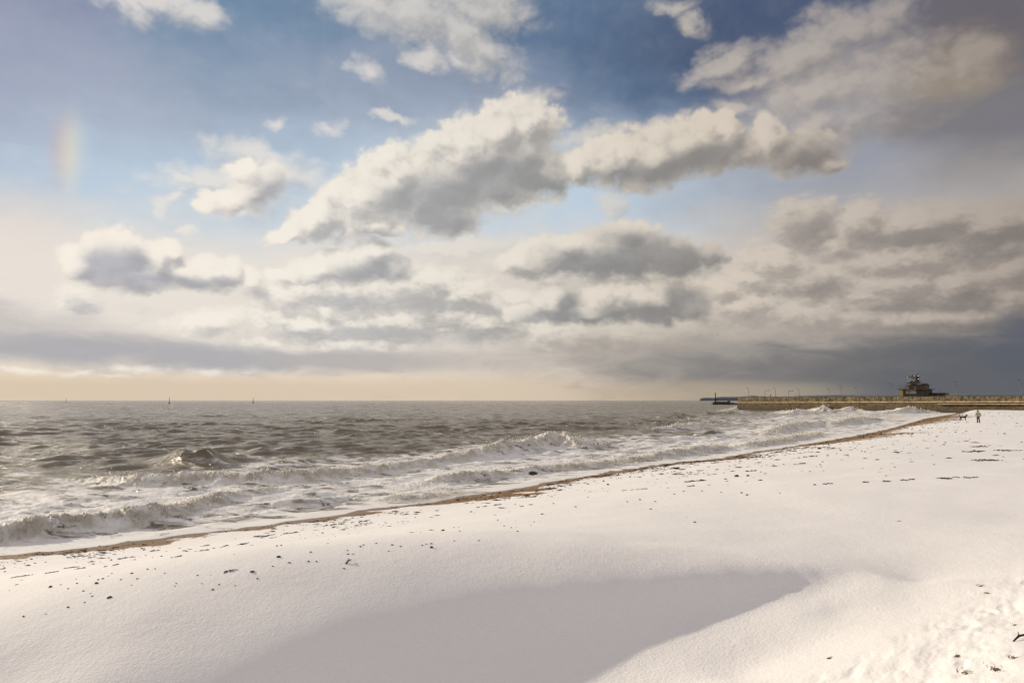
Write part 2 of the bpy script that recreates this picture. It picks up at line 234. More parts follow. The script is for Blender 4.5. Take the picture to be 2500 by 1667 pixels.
def build_world():
    groups = {}
    azs = ((-46, -16), (-16, 2), (2, 19), (19, 46)); els = ((-1.0, 8.5), (8.5, 17.0), (17.0, 34.0))
    for e in els:
        for a in azs: groups[a + e] = paint_cell(a + e, 2e-6 * (1 + len(groups)))
    w = NT(world.node_tree)
    w.n.clear()
    d, az, el = sky_base(w)
    cur0, azn, hz, hzf = sky_plain(w, d, az, el)
    def paint(cell): return w.node('ShaderNodeGroup', {'node_tree': groups[cell]}).outputs[0]
    def split(val, thr, lo, hi):             # hard 0/1 factor: only the branch in use is evaluated
        f = w.math('GREATER_THAN', val, thr)
        n = w.n.new('ShaderNodeMixShader'); w.put(n.inputs[0], f); w.put(n.inputs[1], lo); w.put(n.inputs[2], hi)
        return n.outputs[0]
    rows = []
    for e in els:
        c = [paint(a + e) for a in azs]
        rows.append(split(az, 2, split(az, -16, c[0], c[1]), split(az, 19, c[2], c[3])))
    front = split(el, 8.5, rows[0], split(el, 17.0, rows[1], rows[2]))
    other = w.node('ShaderNodeBackground', Color=w.mix(hzf, cur0, hz), Strength=0.1).outputs[0]
    below = w.node('ShaderNodeBackground', Color=col((96, 92, 86)), Strength=0.1).outputs[0]
    front = split(el, 34.0, split(w.math('ABSOLUTE', az), 46.0, front, other), other)
    w.node('ShaderNodeOutputWorld', Surface=split(el, -1.0, below, front))
build_world()

# ------------------------------------------------------------------ object helpers
COL = scene.collection
def tag(o, label=None, cat=None, group=None, kind=None):
    if label: o['label'] = label
    if cat: o['category'] = cat
    if group: o['group'] = group
    if kind: o['kind'] = kind
    return o
def link_mesh(name, me, mat=None, parent=None, smooth=True):
    o = bpy.data.objects.new(name, me); COL.objects.link(o)
    if mat: me.materials.append(mat)
    if parent: o.parent = parent
    if smooth: me.polygons.foreach_set('use_smooth', np.ones(len(me.polygons), bool))
    return o
def empty(name, loc, rz=0.0):
    o = bpy.data.objects.new(name, None); COL.objects.link(o)
    o.location = loc; o.rotation_euler = (0, 0, rz); o.empty_display_size = 0.3
    return o
def grid_mesh(name, X, Y, Z, keep=None, attrs=None):
    n, m = X.shape
    idx = np.arange(n * m).reshape(n, m)
    q = np.stack([idx[:-1, :-1], idx[:-1, 1:], idx[1:, 1:], idx[1:, :-1]], -1)
    if keep is not None:
        k = keep[:-1, :-1] | keep[:-1, 1:] | keep[1:, 1:] | keep[1:, :-1]
        q = q[k]
    q = q.reshape(-1, 4)
    used = np.zeros(n * m, bool); used[q.ravel()] = True
    remap = np.cumsum(used) - 1
    q = remap[q]
    co = np.stack([X.ravel(), Y.ravel(), Z.ravel()], -1)[used].astype(np.float32)
    me = bpy.data.meshes.new(name)
    me.vertices.add(len(co)); me.vertices.foreach_set('co', co.ravel())
    me.loops.add(q.size); me.loops.foreach_set('vertex_index', q.ravel().astype(np.int32))
    me.polygons.add(len(q)); me.polygons.foreach_set('loop_start', np.arange(0, q.size, 4, dtype=np.int32))
    me.update(calc_edges=True)
    for k, v in (attrs or {}).items():
        a = me.attributes.new(k, 'FLOAT', 'POINT'); a.data.foreach_set('value', v.ravel()[used].astype(np.float32))
    return me
_rng = np.random.RandomState(7)
_perm = _rng.permutation(1024).astype(np.int32)
_ang = _rng.uniform(0, 2 * np.pi, 1024)
_gx, _gy = np.cos(_ang).astype(np.float32), np.sin(_ang).astype(np.float32)
def perlin(x, y):
    xi = np.floor(x).astype(np.int64); yi = np.floor(y).astype(np.int64)
    fx = (x - xi).astype(np.float32); fy = (y - yi).astype(np.float32)
    def g(ix, iy, dx, dy):
        h = _perm[(_perm[ix & 1023] + iy) & 1023]
        return _gx[h] * dx + _gy[h] * dy
    u = fx * fx * fx * (fx * (fx * 6 - 15) + 10); v = fy * fy * fy * (fy * (fy * 6 - 15) + 10)
    a = g(xi, yi, fx, fy); b = g(xi + 1, yi, fx - 1, fy); c = g(xi, yi + 1, fx, fy - 1); d = g(xi + 1, yi + 1, fx - 1, fy - 1)
    return (a + u * (b - a) + v * (c - a + u * (a - b - c + d))) * 1.5      # about -1..1
def fbm(x, y, oct=4, gain=0.5):
    r = 0; a = 1.0; f = 1.0
    for i in range(oct):
        r = r + a * perlin(x * f + 17.3 * i, y * f - 9.1 * i); a *= gain; f *= 2.03
    return r
def billow(x, y, oct=4, gain=0.5):
    r = 0; a = 1.0; f = 1.0
    for i in range(oct):
        r = r + a * np.abs(perlin(x * f + 11.7 * i, y * f + 5.3 * i)); a *= gain; f *= 2.1
    return r
def sstep(a, b, v):
    t = np.clip((v - a) / (b - a), 0, 1); return t * t * (3 - 2 * t)

SHORE = [(-120, -62), (-60, -20), (-30, 6), (-19.5, 14.2), (-13.65, 18.86), (-12.49, 19.41), (-11.43, 20.23), (-9.96, 21.64), (-8.61, 22.81), (-7.14, 24.28), (-4.65, 27.25), (-3.32, 28.45), (-2.33, 29.88), (0.5, 33.24), (2.55, 36.31), (4.69, 38.91), (7.74, 42.67), (11.14, 46.62), (14.03, 48.88), (17.28, 52.93), (23.61, 60.7), (29.42, 67.73), (37.86, 78.33), (46.2, 89.33), (56.78, 103.94), (73.93, 128.88), (94.18, 158.09), (120.57, 193.15), (137, 215), (150, 234), (170, 262)]
SANDW = [(-13.65, 18.86, 1.45), (-12.83, 19.25, 1.15), (-12.41, 19.47, 1.15), (-11.43, 20.23, 1.75), (-10.93, 20.71, 1.45), (-10.28, 21.33, 0.95), (-9.0, 22.47, 1.0), (-7.14, 24.28, 0.95), (-4.65, 27.25, 1.15), (-3.32, 28.45, 1.65), (-1.78, 30.54, 3.55), (-0.65, 31.87, 2.95), (0.39, 33.1, 1.05), (3.26, 37.18, 1.4), (5.91, 40.41, 0.9), (9.05, 44.2, 1.1), (11.89, 47.21, 4.2), (14.03, 48.88, 2.7), (16.91, 52.48, 0.5), (23.61, 60.7, 1.2), (27.0, 64.81, 3.2), (37.86, 78.33, 6.2), (43.02, 85.14, 2.7), (56.78, 103.94, 1.7), (73.93, 128.88, 7.2), (94.18, 158.09, 9.2), (114.14, 184.62, 3.2)]
TERR = [(-5.89, 8.18, 1.84), (-8.5, 11.77, 1.3), (-4.86, 12.92, 1.42), (0.0, 14.25, 1.66), (7.31, 19.28, 1.7), (25.94, 35.41, 1.45), (65.68, 98.01, 1.04), (129.5, 175.88, 1.0), (20.22, 36.31, 1.38), (-4.69, 6.58, 1.62), (-5.16, 7.21, 1.76), (-4.32, 7.53, 1.86), (-3.78, 6.63, 1.7), (12.21, 16.75, 1.98), (6.82, 11.77, 1.8), (10.02, 13.79, 1.86), (2.74, 7.37, 1.5), (1.99, 6.99, 1.46), (3.99, 8.68, 1.6), (5.57, 9.66, 1.74), (7.88, 10.88, 1.92), (5.23, 7.28, 2.02), (3.75, 5.25, 2.14), (3.23, 5.97, 1.86), (3.8, 7.36, 1.75), (-4.87, 8.34, 1.96), (-3.96, 7.72, 1.918), (-3.29, 7.28, 1.81), (-2.71, 6.88, 1.66), (-1.86, 6.31, 1.268), (-1.19, 5.86, 1.042), (-0.81, 5.6, 0.956), (-0.39, 5.32, 0.976), (0.19, 4.93, 1.026), (-4.53, 8.65, 2.007), (-3.62, 8.04, 1.963), (-2.96, 7.59, 1.85), (-2.38, 7.2, 1.693), (-1.56, 6.65, 1.315), (-0.92, 6.22, 1.1), (-0.55, 5.97, 1.02), (-0.14, 5.69, 1.04), (0.44, 5.3, 1.09), (-4.16, 9.01, 2.053), (-3.25, 8.4, 2.008), (-2.59, 7.95, 1.89), (-2.01, 7.56, 1.727), (-1.22, 7.03, 1.362), (-0.62, 6.62, 1.158), (-0.27, 6.38, 1.084), (0.15, 6.1, 1.104), (0.73, 5.71, 1.154), (-3.76, 9.42, 2.1), (-2.85, 8.8, 2.052), (-2.18, 8.36, 1.93), (-1.6, 7.97, 1.76), (-0.86, 7.46, 1.41), (-0.28, 7.07, 1.215), (0.06, 6.85, 1.148), (0.47, 6.57, 1.168), (1.05, 6.18, 1.218), (-3.26, 9.68, 2.11), (-2.35, 9.06, 2.063), (-1.68, 8.61, 1.942), (-1.1, 8.22, 1.773), (-0.41, 7.76, 1.444), (0.12, 7.39, 1.265), (0.43, 7.19, 1.207), (0.84, 6.91, 1.227), (1.43, 6.52, 1.277), (-2.73, 9.95, 2.12), (-1.81, 9.34, 2.073), (-1.15, 8.89, 1.953), (-0.57, 8.5, 1.787), (0.06, 8.07, 1.478), (0.56, 7.74, 1.316), (0.84, 7.55, 1.266), (1.25, 7.27, 1.286), (1.83, 6.88, 1.336), (-2.16, 10.25, 2.13), (-1.24, 9.64, 2.084), (-0.58, 9.19, 1.965), (0.0, 8.8, 1.8), (0.58, 8.41, 1.512), (1.03, 8.11, 1.366), (1.28, 7.93, 1.326), (1.7, 7.65, 1.346), (2.28, 7.26, 1.396), (-1.55, 10.44, 2.12), (-0.64, 9.82, 2.076), (0.02, 9.38, 1.963), (0.6, 8.98, 1.807), (1.11, 8.64, 1.543), (1.51, 8.37, 1.417), (1.74, 8.22, 1.388), (2.15, 7.94, 1.408), (2.73, 7.55, 1.458), (-0.92, 10.63, 2.11), (-0.01, 10.02, 2.068), (0.66, 9.57, 1.962), (1.24, 9.18, 1.813), (1.68, 8.88, 1.575), (2.02, 8.65, 1.469), (2.22, 8.52, 1.451), (2.63, 8.24, 1.471), (3.21, 7.85, 1.521), (-0.26, 10.84, 2.1), (0.65, 10.22, 2.061), (1.32, 9.77, 1.96), (1.9, 9.38, 1.82), (2.27, 9.13, 1.607), (2.56, 8.94, 1.52), (2.72, 8.82, 1.514), (3.14, 8.54, 1.534), (3.72, 8.15, 1.584), (0.24, 10.95, 2.077), (1.15, 10.34, 2.041), (1.81, 9.89, 1.95), (2.39, 9.5, 1.823), (2.71, 9.29, 1.645), (2.95, 9.12, 1.572), (3.09, 9.03, 1.566), (3.51, 8.75, 1.586), (4.09, 8.36, 1.636), (0.75, 11.07, 2.053), (1.66, 10.45, 2.022), (2.33, 10.0, 1.94), (2.91, 9.61, 1.827), (3.16, 9.44, 1.682), (3.36, 9.31, 1.623), (3.47, 9.23, 1.619), (3.88, 8.95, 1.639), (4.46, 8.56, 1.689), (1.27, 11.19, 2.03), (2.19, 10.57, 2.002), (2.85, 10.12, 1.93), (3.43, 9.73, 1.83), (3.62, 9.6, 1.719), (3.77, 9.5, 1.674), (3.86, 9.44, 1.671), (4.28, 9.16, 1.691), (4.86, 8.77, 1.741), (1.65, 11.28, 1.983), (2.56, 10.66, 1.962), (3.22, 10.22, 1.907), (3.8, 9.82, 1.83), (3.95, 9.73, 1.749), (4.06, 9.65, 1.716), (4.12, 9.61, 1.714), (4.53, 9.33, 1.734), (5.11, 8.94, 1.784), (2.03, 11.37, 1.937), (2.94, 10.76, 1.922), (3.6, 10.31, 1.883), (4.18, 9.92, 1.83), (4.27, 9.86, 1.779), (4.34, 9.81, 1.758), (4.38, 9.78, 1.757), (4.8, 9.5, 1.777), (5.38, 9.11, 1.827), (2.42, 11.46, 1.89), (3.33, 10.85, 1.882), (3.99, 10.4, 1.86), (4.57, 10.01, 1.83), (4.61, 9.99, 1.809), (4.64, 9.97, 1.8), (4.65, 9.96, 1.799), (5.07, 9.68, 1.819), (5.65, 9.28, 1.869), (0, 0, 2.4), (5, -3, 2.75), (10, 0, 3.1), (-6, 0, 1.9), (-12, -4, 1.7), (-5, -12, 2.8), (60, 45, 1.6), (40, 8, 2.6), (20, 10, 2.5), (25, 25, 1.8), (120, 150, 1.15), (160, 190, 1.1), (220, 150, 1.5), (90, 90, 1.25), (80, 20, 2.8), (150, 60, 3.0), (10, -30, 4.0)]
RIDGES = [([(-16.67, 19.8, 0.5, 1), (-15.22, 20.95, 0.5, 1), (-14.52, 22.09, 0.5, 1), (-13.62, 22.96, 0.5, 1), (-12.98, 24.24, 0.46, 1), (-12.49, 26.15, 0.42, 1), (-12.24, 28.75, 0.34, 0.9), (-11.74, 30.94, 0.26, 0.5), (-10.78, 33.56, 0.12, 0.2)], 0.55, 1.6, 1.0), ([(-23.58, 37.71, 0.05, 0.1), (-21.2, 36.27, 0.25, 0.35), (-19.27, 35.08, 0.4, 0.9), (-17.48, 35.18, 0.45, 1), (-15.65, 35.68, 0.5, 1), (-13.29, 36.08, 0.5, 1), (-11.01, 36.9, 0.48, 1), (-9.12, 38.98, 0.45, 1), (-7.34, 41.78, 0.35, 1), (-5.33, 45.53, 0.4, 1), (-2.99, 50.92, 0.6, 1), (0.0, 56.71, 0.85, 1), (2.95, 62.84, 1.0, 1), (4.72, 65.86, 1.0, 1), (5.75, 61.17, 0.8, 1), (7.25, 61.76, 0.3, 0.5), (9.21, 62.83, 0.05, 0.1)], 0.75, 2.2, 1.0), ([(-25.1, 47.11, 0.05, 0), (-23.38, 46.94, 0.5, 0), (-21.46, 45.19, 0.9, 0), (-20.3, 44.67, 1.12, 0), (-19.61, 45.51, 0.85, 0), (-19.12, 47.29, 0.5, 0.1), (-17.94, 48.6, 0.2, 0.2), (-16.02, 49.72, 0.05, 0.2)], 0.8, 1.7, 0.0), ([(-4.39, 35.75, 0.1, 0.3), (-3.4, 36.4, 0.32, 0.8), (-2.17, 37.07, 0.42, 1), (-1.11, 38.07, 0.45, 0.7), (0.0, 39.29, 0.42, 0.35), (1.2, 41.15, 0.36, 0.4), (2.22, 42.06, 0.3, 0.9), (4.33, 43.47, 0.32, 1), (6.71, 45.85, 0.32, 1), (10.32, 50.32, 0.35, 1), (14.73, 55.79, 0.45, 1), (16.69, 58.06, 0.5, 1), (18.47, 60.56, 0.2, 0.6)], 0.7, 1.6, 0.9), ([(-5.85, 28.68, 0.12, 0.1), (-4.91, 29.05, 0.35, 0.7), (-4.28, 29.32, 0.5, 1), (-3.68, 30.03, 0.48, 1), (-2.95, 30.63, 0.3, 1), (-2.41, 31.73, 0.05, 0.5)], 0.6, 1.3, 1.0), ([(-11.66, 26.7, 0.05, 0.1), (-10.02, 27.3, 0.16, 0.15), (-8.86, 27.64, 0.22, 0.2), (-7.76, 28.32, 0.22, 0.15), (-6.75, 29.66, 0.15, 0.1), (-5.75, 30.81, 0.1, 0.3)], 0.5, 1.5, 0.2), ([(19.12, 98.59, 0.1, 0.1), (22.1, 98.87, 0.55, 0.9), (27.5, 106.25, 0.65, 1), (31.05, 108.84, 0.5, 1), (34.29, 111.06, 0.1, 0.4)], 0.9, 2.5, 1.0), ([(18.45, 80.52, 0.1, 0), (20.15, 77.93, 0.55, 0.3), (22.42, 78.64, 0.7, 0.1), (25.28, 84.38, 0.1, 0.3)], 0.8, 2.0, 0.3), ([(33.49, 162.56, 0.1, 0), (36.97, 160.96, 0.8, 0.1), (42.15, 170.4, 0.9, 0.3), (45.16, 170.43, 0.5, 0.3), (49.18, 170.47, 0.1, 0)], 1.6, 3.5, 0.3), ([(56.11, 211.71, 0.1, 0), (59.71, 206.86, 0.8, 0), (67.28, 211.49, 0.6, 0.3), (77.12, 231.65, 0.8, 0.8), (77.65, 225.34, 0.1, 0.3)], 1.6, 3.5, 0.3), ([(12.45, 73.14, 0.05, 0), (14.86, 72.3, 0.35, 0.1), (17.8, 73.92, 0.35, 0.0), (20.6, 77.93, 0.05, 0)], 1.0, 2.2, 0.1), ([(1.21, 102.67, 0.05, 0), (4.72, 100.23, 0.5, 0), (9.01, 102.1, 0.55, 0), (14.1, 108.97, 0.05, 0)], 1.6, 3.5, 0.0), ([(15.06, 150.56, 0.05, 0), (19.02, 153.84, 0.5, 0), (23.21, 157.67, 0.5, 0), (26.84, 157.24, 0.05, 0)], 2.0, 4, 0.0), ([(-25.31, 89.72, 0.05, 0), (-21.67, 87.77, 0.55, 0), (-19.63, 90.23, 0.5, 0), (-16.99, 93.25, 0.05, 0)], 1.8, 3.5, 0.0), ([(-25.82, 58.7, 0.05, 0), (-23.79, 59.63, 0.4, 0), (-21.63, 60.42, 0.42, 0), (-19.53, 62.83, 0.05, 0)], 1.4, 2.6, 0.0), ([(-38.55, 58.7, 0.05, 0), (-34.3, 57.33, 0.28, 0), (-31.71, 58.77, 0.25, 0), (-29.75, 59.68, 0.05, 0)], 1.2, 2.4, 0.0), ([(-20.82, 30.02, 0.05, 0.1), (-19.21, 29.95, 0.18, 0.1), (-17.69, 30.03, 0.22, 0.1), (-16.59, 30.92, 0.05, 0.1)], 0.9, 1.8, 0.1), ([(29.05, 82.41, 0.1, 0.6), (35.13, 91.9, 0.7, 1), (45.71, 109.42, 0.8, 1), (51.81, 115.86, 0.6, 1), (51.6, 111.06, 0.1, 0.6)], 1.2, 3, 1.0), ([(19.3, 62.07, 0.1, 0.8), (22.66, 64.33, 0.4, 1), (29.14, 72.96, 0.4, 1), (38.11, 86.48, 0.2, 0.8)], 0.8, 2, 1.0), ([(50.29, 111.06, 0.1, 0.7), (56.41, 118.33, 0.8, 1), (68.66, 137.21, 0.9, 1), (76.27, 143.98, 0.4, 1), (73.87, 133.56, 0.05, 0.5)], 1.2, 3, 1.0), ([(93.19, 243.37, 0.2, 0.6), (87.35, 218.02, 1.0, 1), (93.67, 227.1, 1.0, 1), (107.05, 252.37, 0.2, 0.6)], 1.6, 4, 1.0), ([(114.81, 272.53, 0.2, 0.6), (112.91, 255.41, 1.5, 1), (123.32, 272.39, 1.8, 1), (123.6, 268.86, 1.2, 1), (122.75, 262.06, 0.2, 0.6)], 1.6, 4, 1.0), ([(117.46, 252.37, 0.2, 0.6), (122.69, 255.41, 1.5, 1), (124.65, 255.38, 1.8, 1), (127.21, 255.46, 0.9, 1), (120.43, 234.99, 0.2, 0.6)], 1.6, 4, 1.0), ([(113.63, 214.35, 0.3, 0.8), (123.7, 222.15, 1.2, 1), (131.44, 230.36, 1.9, 1), (136.17, 232.24, 1.2, 1), (139.17, 227.17, 0.2, 0.7)], 1.6, 4, 1.0), ([(80.71, 268.61, 0.1, 0.4), (92.04, 291.94, 0.6, 0.8), (103.5, 319.23, 1.2, 0.9)], 1.2, 2.5, 0.8)]
STONES = [(-0.73555, 1.02385, -0.23827), (-0.70428, 1.02358, -0.23511), (-0.68955, 1.02354, -0.23466), (-0.67437, 1.02341, -0.23307), (-0.59394, 1.02275, -0.2254), (-0.53208, 1.02193, -0.21569), (-0.5067, 1.0227, -0.22472), (-0.70904, 1.02561, -0.25904), (-0.65239, 1.02615, -0.26536), (-0.62906, 1.02601, -0.26378), (-0.63019, 1.02548, -0.25746), (-0.64175, 1.02665, -0.27123), (-0.61999, 1.02693, -0.27462), (-0.61025, 1.02511, -0.25317), (-0.58374, 1.02509, -0.25294), (-0.57875, 1.02477, -0.2491), (-0.5493, 1.02477, -0.2491), (-0.59779, 1.02557, -0.25859), (-0.59167, 1.02544, -0.25701), (-0.5502, 1.02619, -0.26581), (-0.61773, 1.02832, -0.29087), (-0.60685, 1.02757, -0.28207), (-0.60912, 1.02722, -0.278), (-0.67369, 1.02975, -0.30781), (-0.7061, 1.03002, -0.31097), (-0.64197, 1.02891, -0.29787), (-0.48744, 1.02632, -0.26739), (-0.4854, 1.02601, -0.26378), (-0.44847, 1.02601, -0.26378), (-0.43578, 1.02496, -0.25136), (-0.42354, 1.02613, -0.26513), (-0.43261, 1.02676, -0.27258), (-0.45436, 1.025, -0.25181), (-0.36848, 1.02542, -0.25678), (-0.34583, 1.0239, -0.23895), (-0.32203, 1.02348, -0.23398), (-0.29416, 1.02333, -0.23217), (-0.28283, 1.02333, -0.23217), (-0.40179, 1.02243, -0.22156), (-0.33948, 1.02143, -0.20982), (-0.33382, 1.02137, -0.20914), (-0.23774, 1.02199, -0.21637), (-0.23706, 1.02243, -0.22156), (-0.22959, 1.02243, -0.22156), (-0.23661, 1.02296, -0.22788), (-0.21962, 1.02151, -0.21072), (-0.21441, 1.02131, -0.20847), (-0.2425, 1.02419, -0.24233), (-0.40021, 1.02626, -0.26671), (-0.71629, 1.02615, -0.26536), (-0.52709, 1.02427, -0.24323), (-0.51576, 1.02423, -0.24278), (-0.54159, 1.02544, -0.25701), (-0.44326, 1.02039, -0.19763), (-0.40021, 1.02055, -0.19944), (-0.4138, 1.01972, -0.18973), (-0.72649, 1.02688, -0.27394), (-0.73329, 1.02458, -0.24685), (-0.69477, 1.02304, -0.22879), (-0.56561, 1.02553, -0.25814), (-0.50217, 1.02477, -0.2491), (-0.47045, 1.02208, -0.2175), (-0.07568, 1.01964, -0.18874), (-0.17335, 1.02131, -0.20841), (-0.17818, 1.02206, -0.21724), (-0.12985, 1.02136, -0.20901), (-0.12441, 1.02119, -0.20701), (-0.11696, 1.02116, -0.2066), (-0.16107, 1.02148, -0.21042), (-0.19651, 1.02112, -0.2062), (-0.04789, 1.02078, -0.20219), (-0.08353, 1.0208, -0.20239), (-0.05896, 1.01727, -0.16085), (-0.21906, 1.02151, -0.21082), (-0.25572, 1.02029, -0.19637), (-0.26599, 1.0211, -0.206), (-0.24263, 1.02419, -0.24232), (-0.29096, 1.0222, -0.21884), (0.0316, 1.01849, -0.17522), (-0.00126, 1.0192, -0.18357), (-0.01123, 1.01901, -0.18132), (0.00803, 1.01964, -0.18877), (0.16664, 1.01603, -0.14632), (0.20675, 1.016, -0.14587), (0.18477, 1.0158, -0.14361), (0.25614, 1.01415, -0.1242), (0.27472, 1.01471, -0.13074), (0.24821, 1.01473, -0.13097), (0.30939, 1.01327, -0.11381), (0.00418, 1.01632, -0.14971), (-0.08373, 1.01918, -0.18335), (-0.07694, 1.01914, -0.1829), (0.26407, 1.01853, -0.17567), (0.30259, 1.01486, -0.13255), (0.13832, 1.01392, -0.12149), (0.13039, 1.01435, -0.12645), (0.13265, 1.01352, -0.11675), (0.06762, 1.01371, -0.119), (0.14285, 1.0131, -0.11178), (0.20063, 1.01694, -0.15693), (0.13945, 1.01396, -0.12194), (0.09187, 1.01665, -0.15355), (0.06015, 1.01626, -0.14903), (0.11, 1.0155, -0.14), (0.22329, 1.01377, -0.11968), (0.23462, 1.01511, -0.13549), (0.35997, 1.01238, -0.10336), (0.30912, 1.01328, -0.1139), (0.27464, 1.01471, -0.1307), (0.33153, 1.01494, -0.13346), (0.33983, 1.0152, -0.13647), (0.38716, 1.01498, -0.13396), (0.20717, 1.01599, -0.14575), (0.18502, 1.01579, -0.1435), (0.16639, 1.01603, -0.14626), (0.26432, 1.01852, -0.1756), (0.44883, 1.01115, -0.08882), (0.44556, 1.01149, -0.09283), (0.45638, 1.01047, -0.08079), (0.3927, 1.01147, -0.09258), (0.40805, 1.01145, -0.09233), (0.43046, 1.01232, -0.10261), (0.53316, 1.01196, -0.09835), (0.5533, 1.01179, -0.09634), (0.60994, 1.01149, -0.09283), (0.51051, 1.00993, -0.07452), (0.50547, 1.00983, -0.07327), (0.4954, 1.00949, -0.06925), (0.52058, 1.00934, -0.0675), (0.45764, 1.01381, -0.12017), (0.66154, 1.01307, -0.11139), (0.59484, 1.00851, -0.05771), (0.57847, 1.00778, -0.04919), (0.5898, 1.00727, -0.04317), (0.63889, 1.00731, -0.04367), (0.54071, 1.01285, -0.10888), (0.4375, 1.01396, -0.12193), (0.38968, 1.01008, -0.07627), (0.40226, 1.00976, -0.07251), (0.47526, 1.00976, -0.07251), (0.48533, 1.0103, -0.07878), (0.55078, 1.00902, -0.06373), (0.56337, 1.00987, -0.07377), (0.57596, 1.00902, -0.06373), (0.61623, 1.00795, -0.05119), (0.6263, 1.0088, -0.06123)]
BIG_STONES = [((-0.37528, 1.02458, -0.24685), 6.5, 'largest black stone beside a tangle of weed on the snow'), ((-0.33676, 1.02279, -0.22585), 6.0, 'rounded dark stone alone on clean snow left of centre'), ((-0.58215, 1.02774, -0.2841), 6.0, 'flat pointed dark stone nearest the camera on the left snow'), ((-0.60119, 1.02601, -0.26378), 6.0, 'low flat dark stone in the left scatter of stones'), ((-0.61931, 1.02273, -0.22517), 4.5, 'dark stone just inland of the sand strip on the left'), ((-0.66712, 1.02646, -0.26897), 5.0, 'flat dark stone by itself at the left edge scatter'), ((-0.10025, 1.01955, -0.18774), 5.0, 'pointed dark stone below the wide sand patch'), ((-0.11636, 1.02163, -0.21222), 5.0, 'dark wedge shaped stone on smooth snow below centre shoreline'), ((0.04361, 1.01753, -0.16393), 4.5, 'round black stone alone in the middle of clean snow'), ((0.32549, 1.01294, -0.10989), 6.0, 'dark stone to the right of the black weed patch'), ((0.34134, 1.01287, -0.10913), 5.0, 'upright dark stone right of the larger dark stone'), ((0.32525, 1.01295, -0.10997), 6.0, 'dark stone at the end of the weed line near centre right'), ((0.44455, 1.00955, -0.07), 6.0, 'long dark stone near the sand patch on the far beach')]
WEED = [((-0.40587, 1.02448, -0.24572), 22, 'black tangle of weed with twigs beside the largest stone'), ((-0.48517, 1.02273, -0.22517), 20, 'dark ragged weed clump below the narrow sand strip'), ((-0.63359, 1.02404, -0.24053), 24, 'long thin strand of weed on the left snow'), ((-0.57807, 1.02381, -0.23782), 20, 'thin ragged weed strand behind the left stone scatter'), ((-0.71063, 1.02515, -0.25362), 26, 'curved strand of weed at the left edge of the snow'), ((-0.66531, 1.02467, -0.24798), 18, 'faint weed strand between the left stones'), ((-0.40247, 1.02131, -0.20847), 34, 'longest brown weed drift below the sand strip'), ((-0.44552, 1.02141, -0.20959), 18, 'small weed scraps left of the long brown weed drift'), ((-0.35715, 1.02016, -0.19492), 30, 'broken brown weed drift close to the sand'), ((-0.32317, 1.01988, -0.19153), 26, 'brown weed drift right of the broken one'), ((-0.25746, 1.01882, -0.17912), 26, 'dark brown weed heap touching the sand edge'), ((-0.2212, 1.01848, -0.17505), 24, 'long brown weed heap right of the dark heap'), ((-0.5135, 1.02199, -0.21637), 20, 'thin weed scraps above the ragged clump'), ((-0.55881, 1.02289, -0.22698), 24, 'flat weed strand left of the ragged clump'), ((-0.62452, 1.02419, -0.24233), 18, 'short weed strand by the long thin one'), ((-0.44326, 1.02195, -0.21592), 16, 'flat grey weed scrap below the weed scraps'), ((0.26407, 1.01348, -0.11629), 30, 'black weed patch in the middle of the beach'), ((0.26507, 1.01349, -0.11641), 24, 'loose black weed at the right of the weed patch'), ((0.25676, 1.01413, -0.12393), 16, 'small dark weed lump just below the black weed patch'), ((-0.04182, 1.01661, -0.1531), 18, 'small dark weed scrap on the snow under the wide sand patch'), ((-0.02188, 1.0164, -0.15061), 18, 'small dark weed scrap right of its twin under the sand patch'), ((0.34688, 1.01226, -0.10186), 22, 'thin dark weed line above the two dark stones'), ((0.42945, 1.01051, -0.08129), 24, 'dark weed heap inland of the far sand patch'), ((0.41988, 1.01136, -0.09132), 16, 'small dark weed scrap under the far weed heap'), ((0.67916, 1.00925, -0.06649), 34, 'long weed strand lying below the walker'), ((0.67035, 1.00987, -0.07377), 36, 'longer weed strand nearest below the walker'), ((0.57344, 1.01332, -0.1144), 24, 'dark end of the long dashed weed line'), ((0.51428, 1.0136, -0.11766), 18, 'short dash of weed left in the dashed line'), ((0.63134, 1.01313, -0.11214), 36, 'wide dash of weed right in the dashed line'), ((0.66154, 1.01307, -0.11139), 26, 'last dash of weed at the right in the dashed line'), ((0.54575, 1.01351, -0.11666), 22, 'faint dash of weed in the dashed line'), ((0.45764, 1.01381, -0.12017), 18, 'first faint dash of weed at the left of the dashed line'), ((0.68672, 1.01094, -0.08631), 46, 'broad scatter of weed at the right edge of the beach'), ((0.71441, 1.00976, -0.07251), 40, 'upper scatter of weed at the right edge of the beach')]
TUFTS = [((0.65838, 1.03698, -0.3929), 16), ((0.7016, 1.03653, -0.38759), 14), ((0.72765, 1.03513, -0.37107), 10), ((0.72647, 1.03112, -0.32388), 9), ((0.67969, 1.02631, -0.26724), 8), ((0.6862, 1.02716, -0.27727), 6), ((0.64298, 1.03493, -0.36871), 8), ((0.46004, 1.03513, -0.37107), 6)]
TWIG = [(0.72469, 1.03312, -0.34748), (0.73298, 1.03282, -0.34394), (0.74719, 1.03272, -0.34276)]
STICK = [(-0.24024, 1.02362, -0.23556), (-0.23253, 1.02327, -0.23149)]
BIRDS = [((0.37774, 0.99062, 0.15279), 330), ((0.25814, 0.99343, 0.11976), 520), ((0.29722, 0.99568, 0.09321), 470), ((0.418, 0.99869, 0.05781), 520), ((0.63292, 0.99528, 0.09793), 430), ((0.56009, 0.99002, 0.15987), 620)]
WALKER = (0.67436, 1.00636, -0.03245)
DOG = (0.65246, 1.00611, -0.0295)
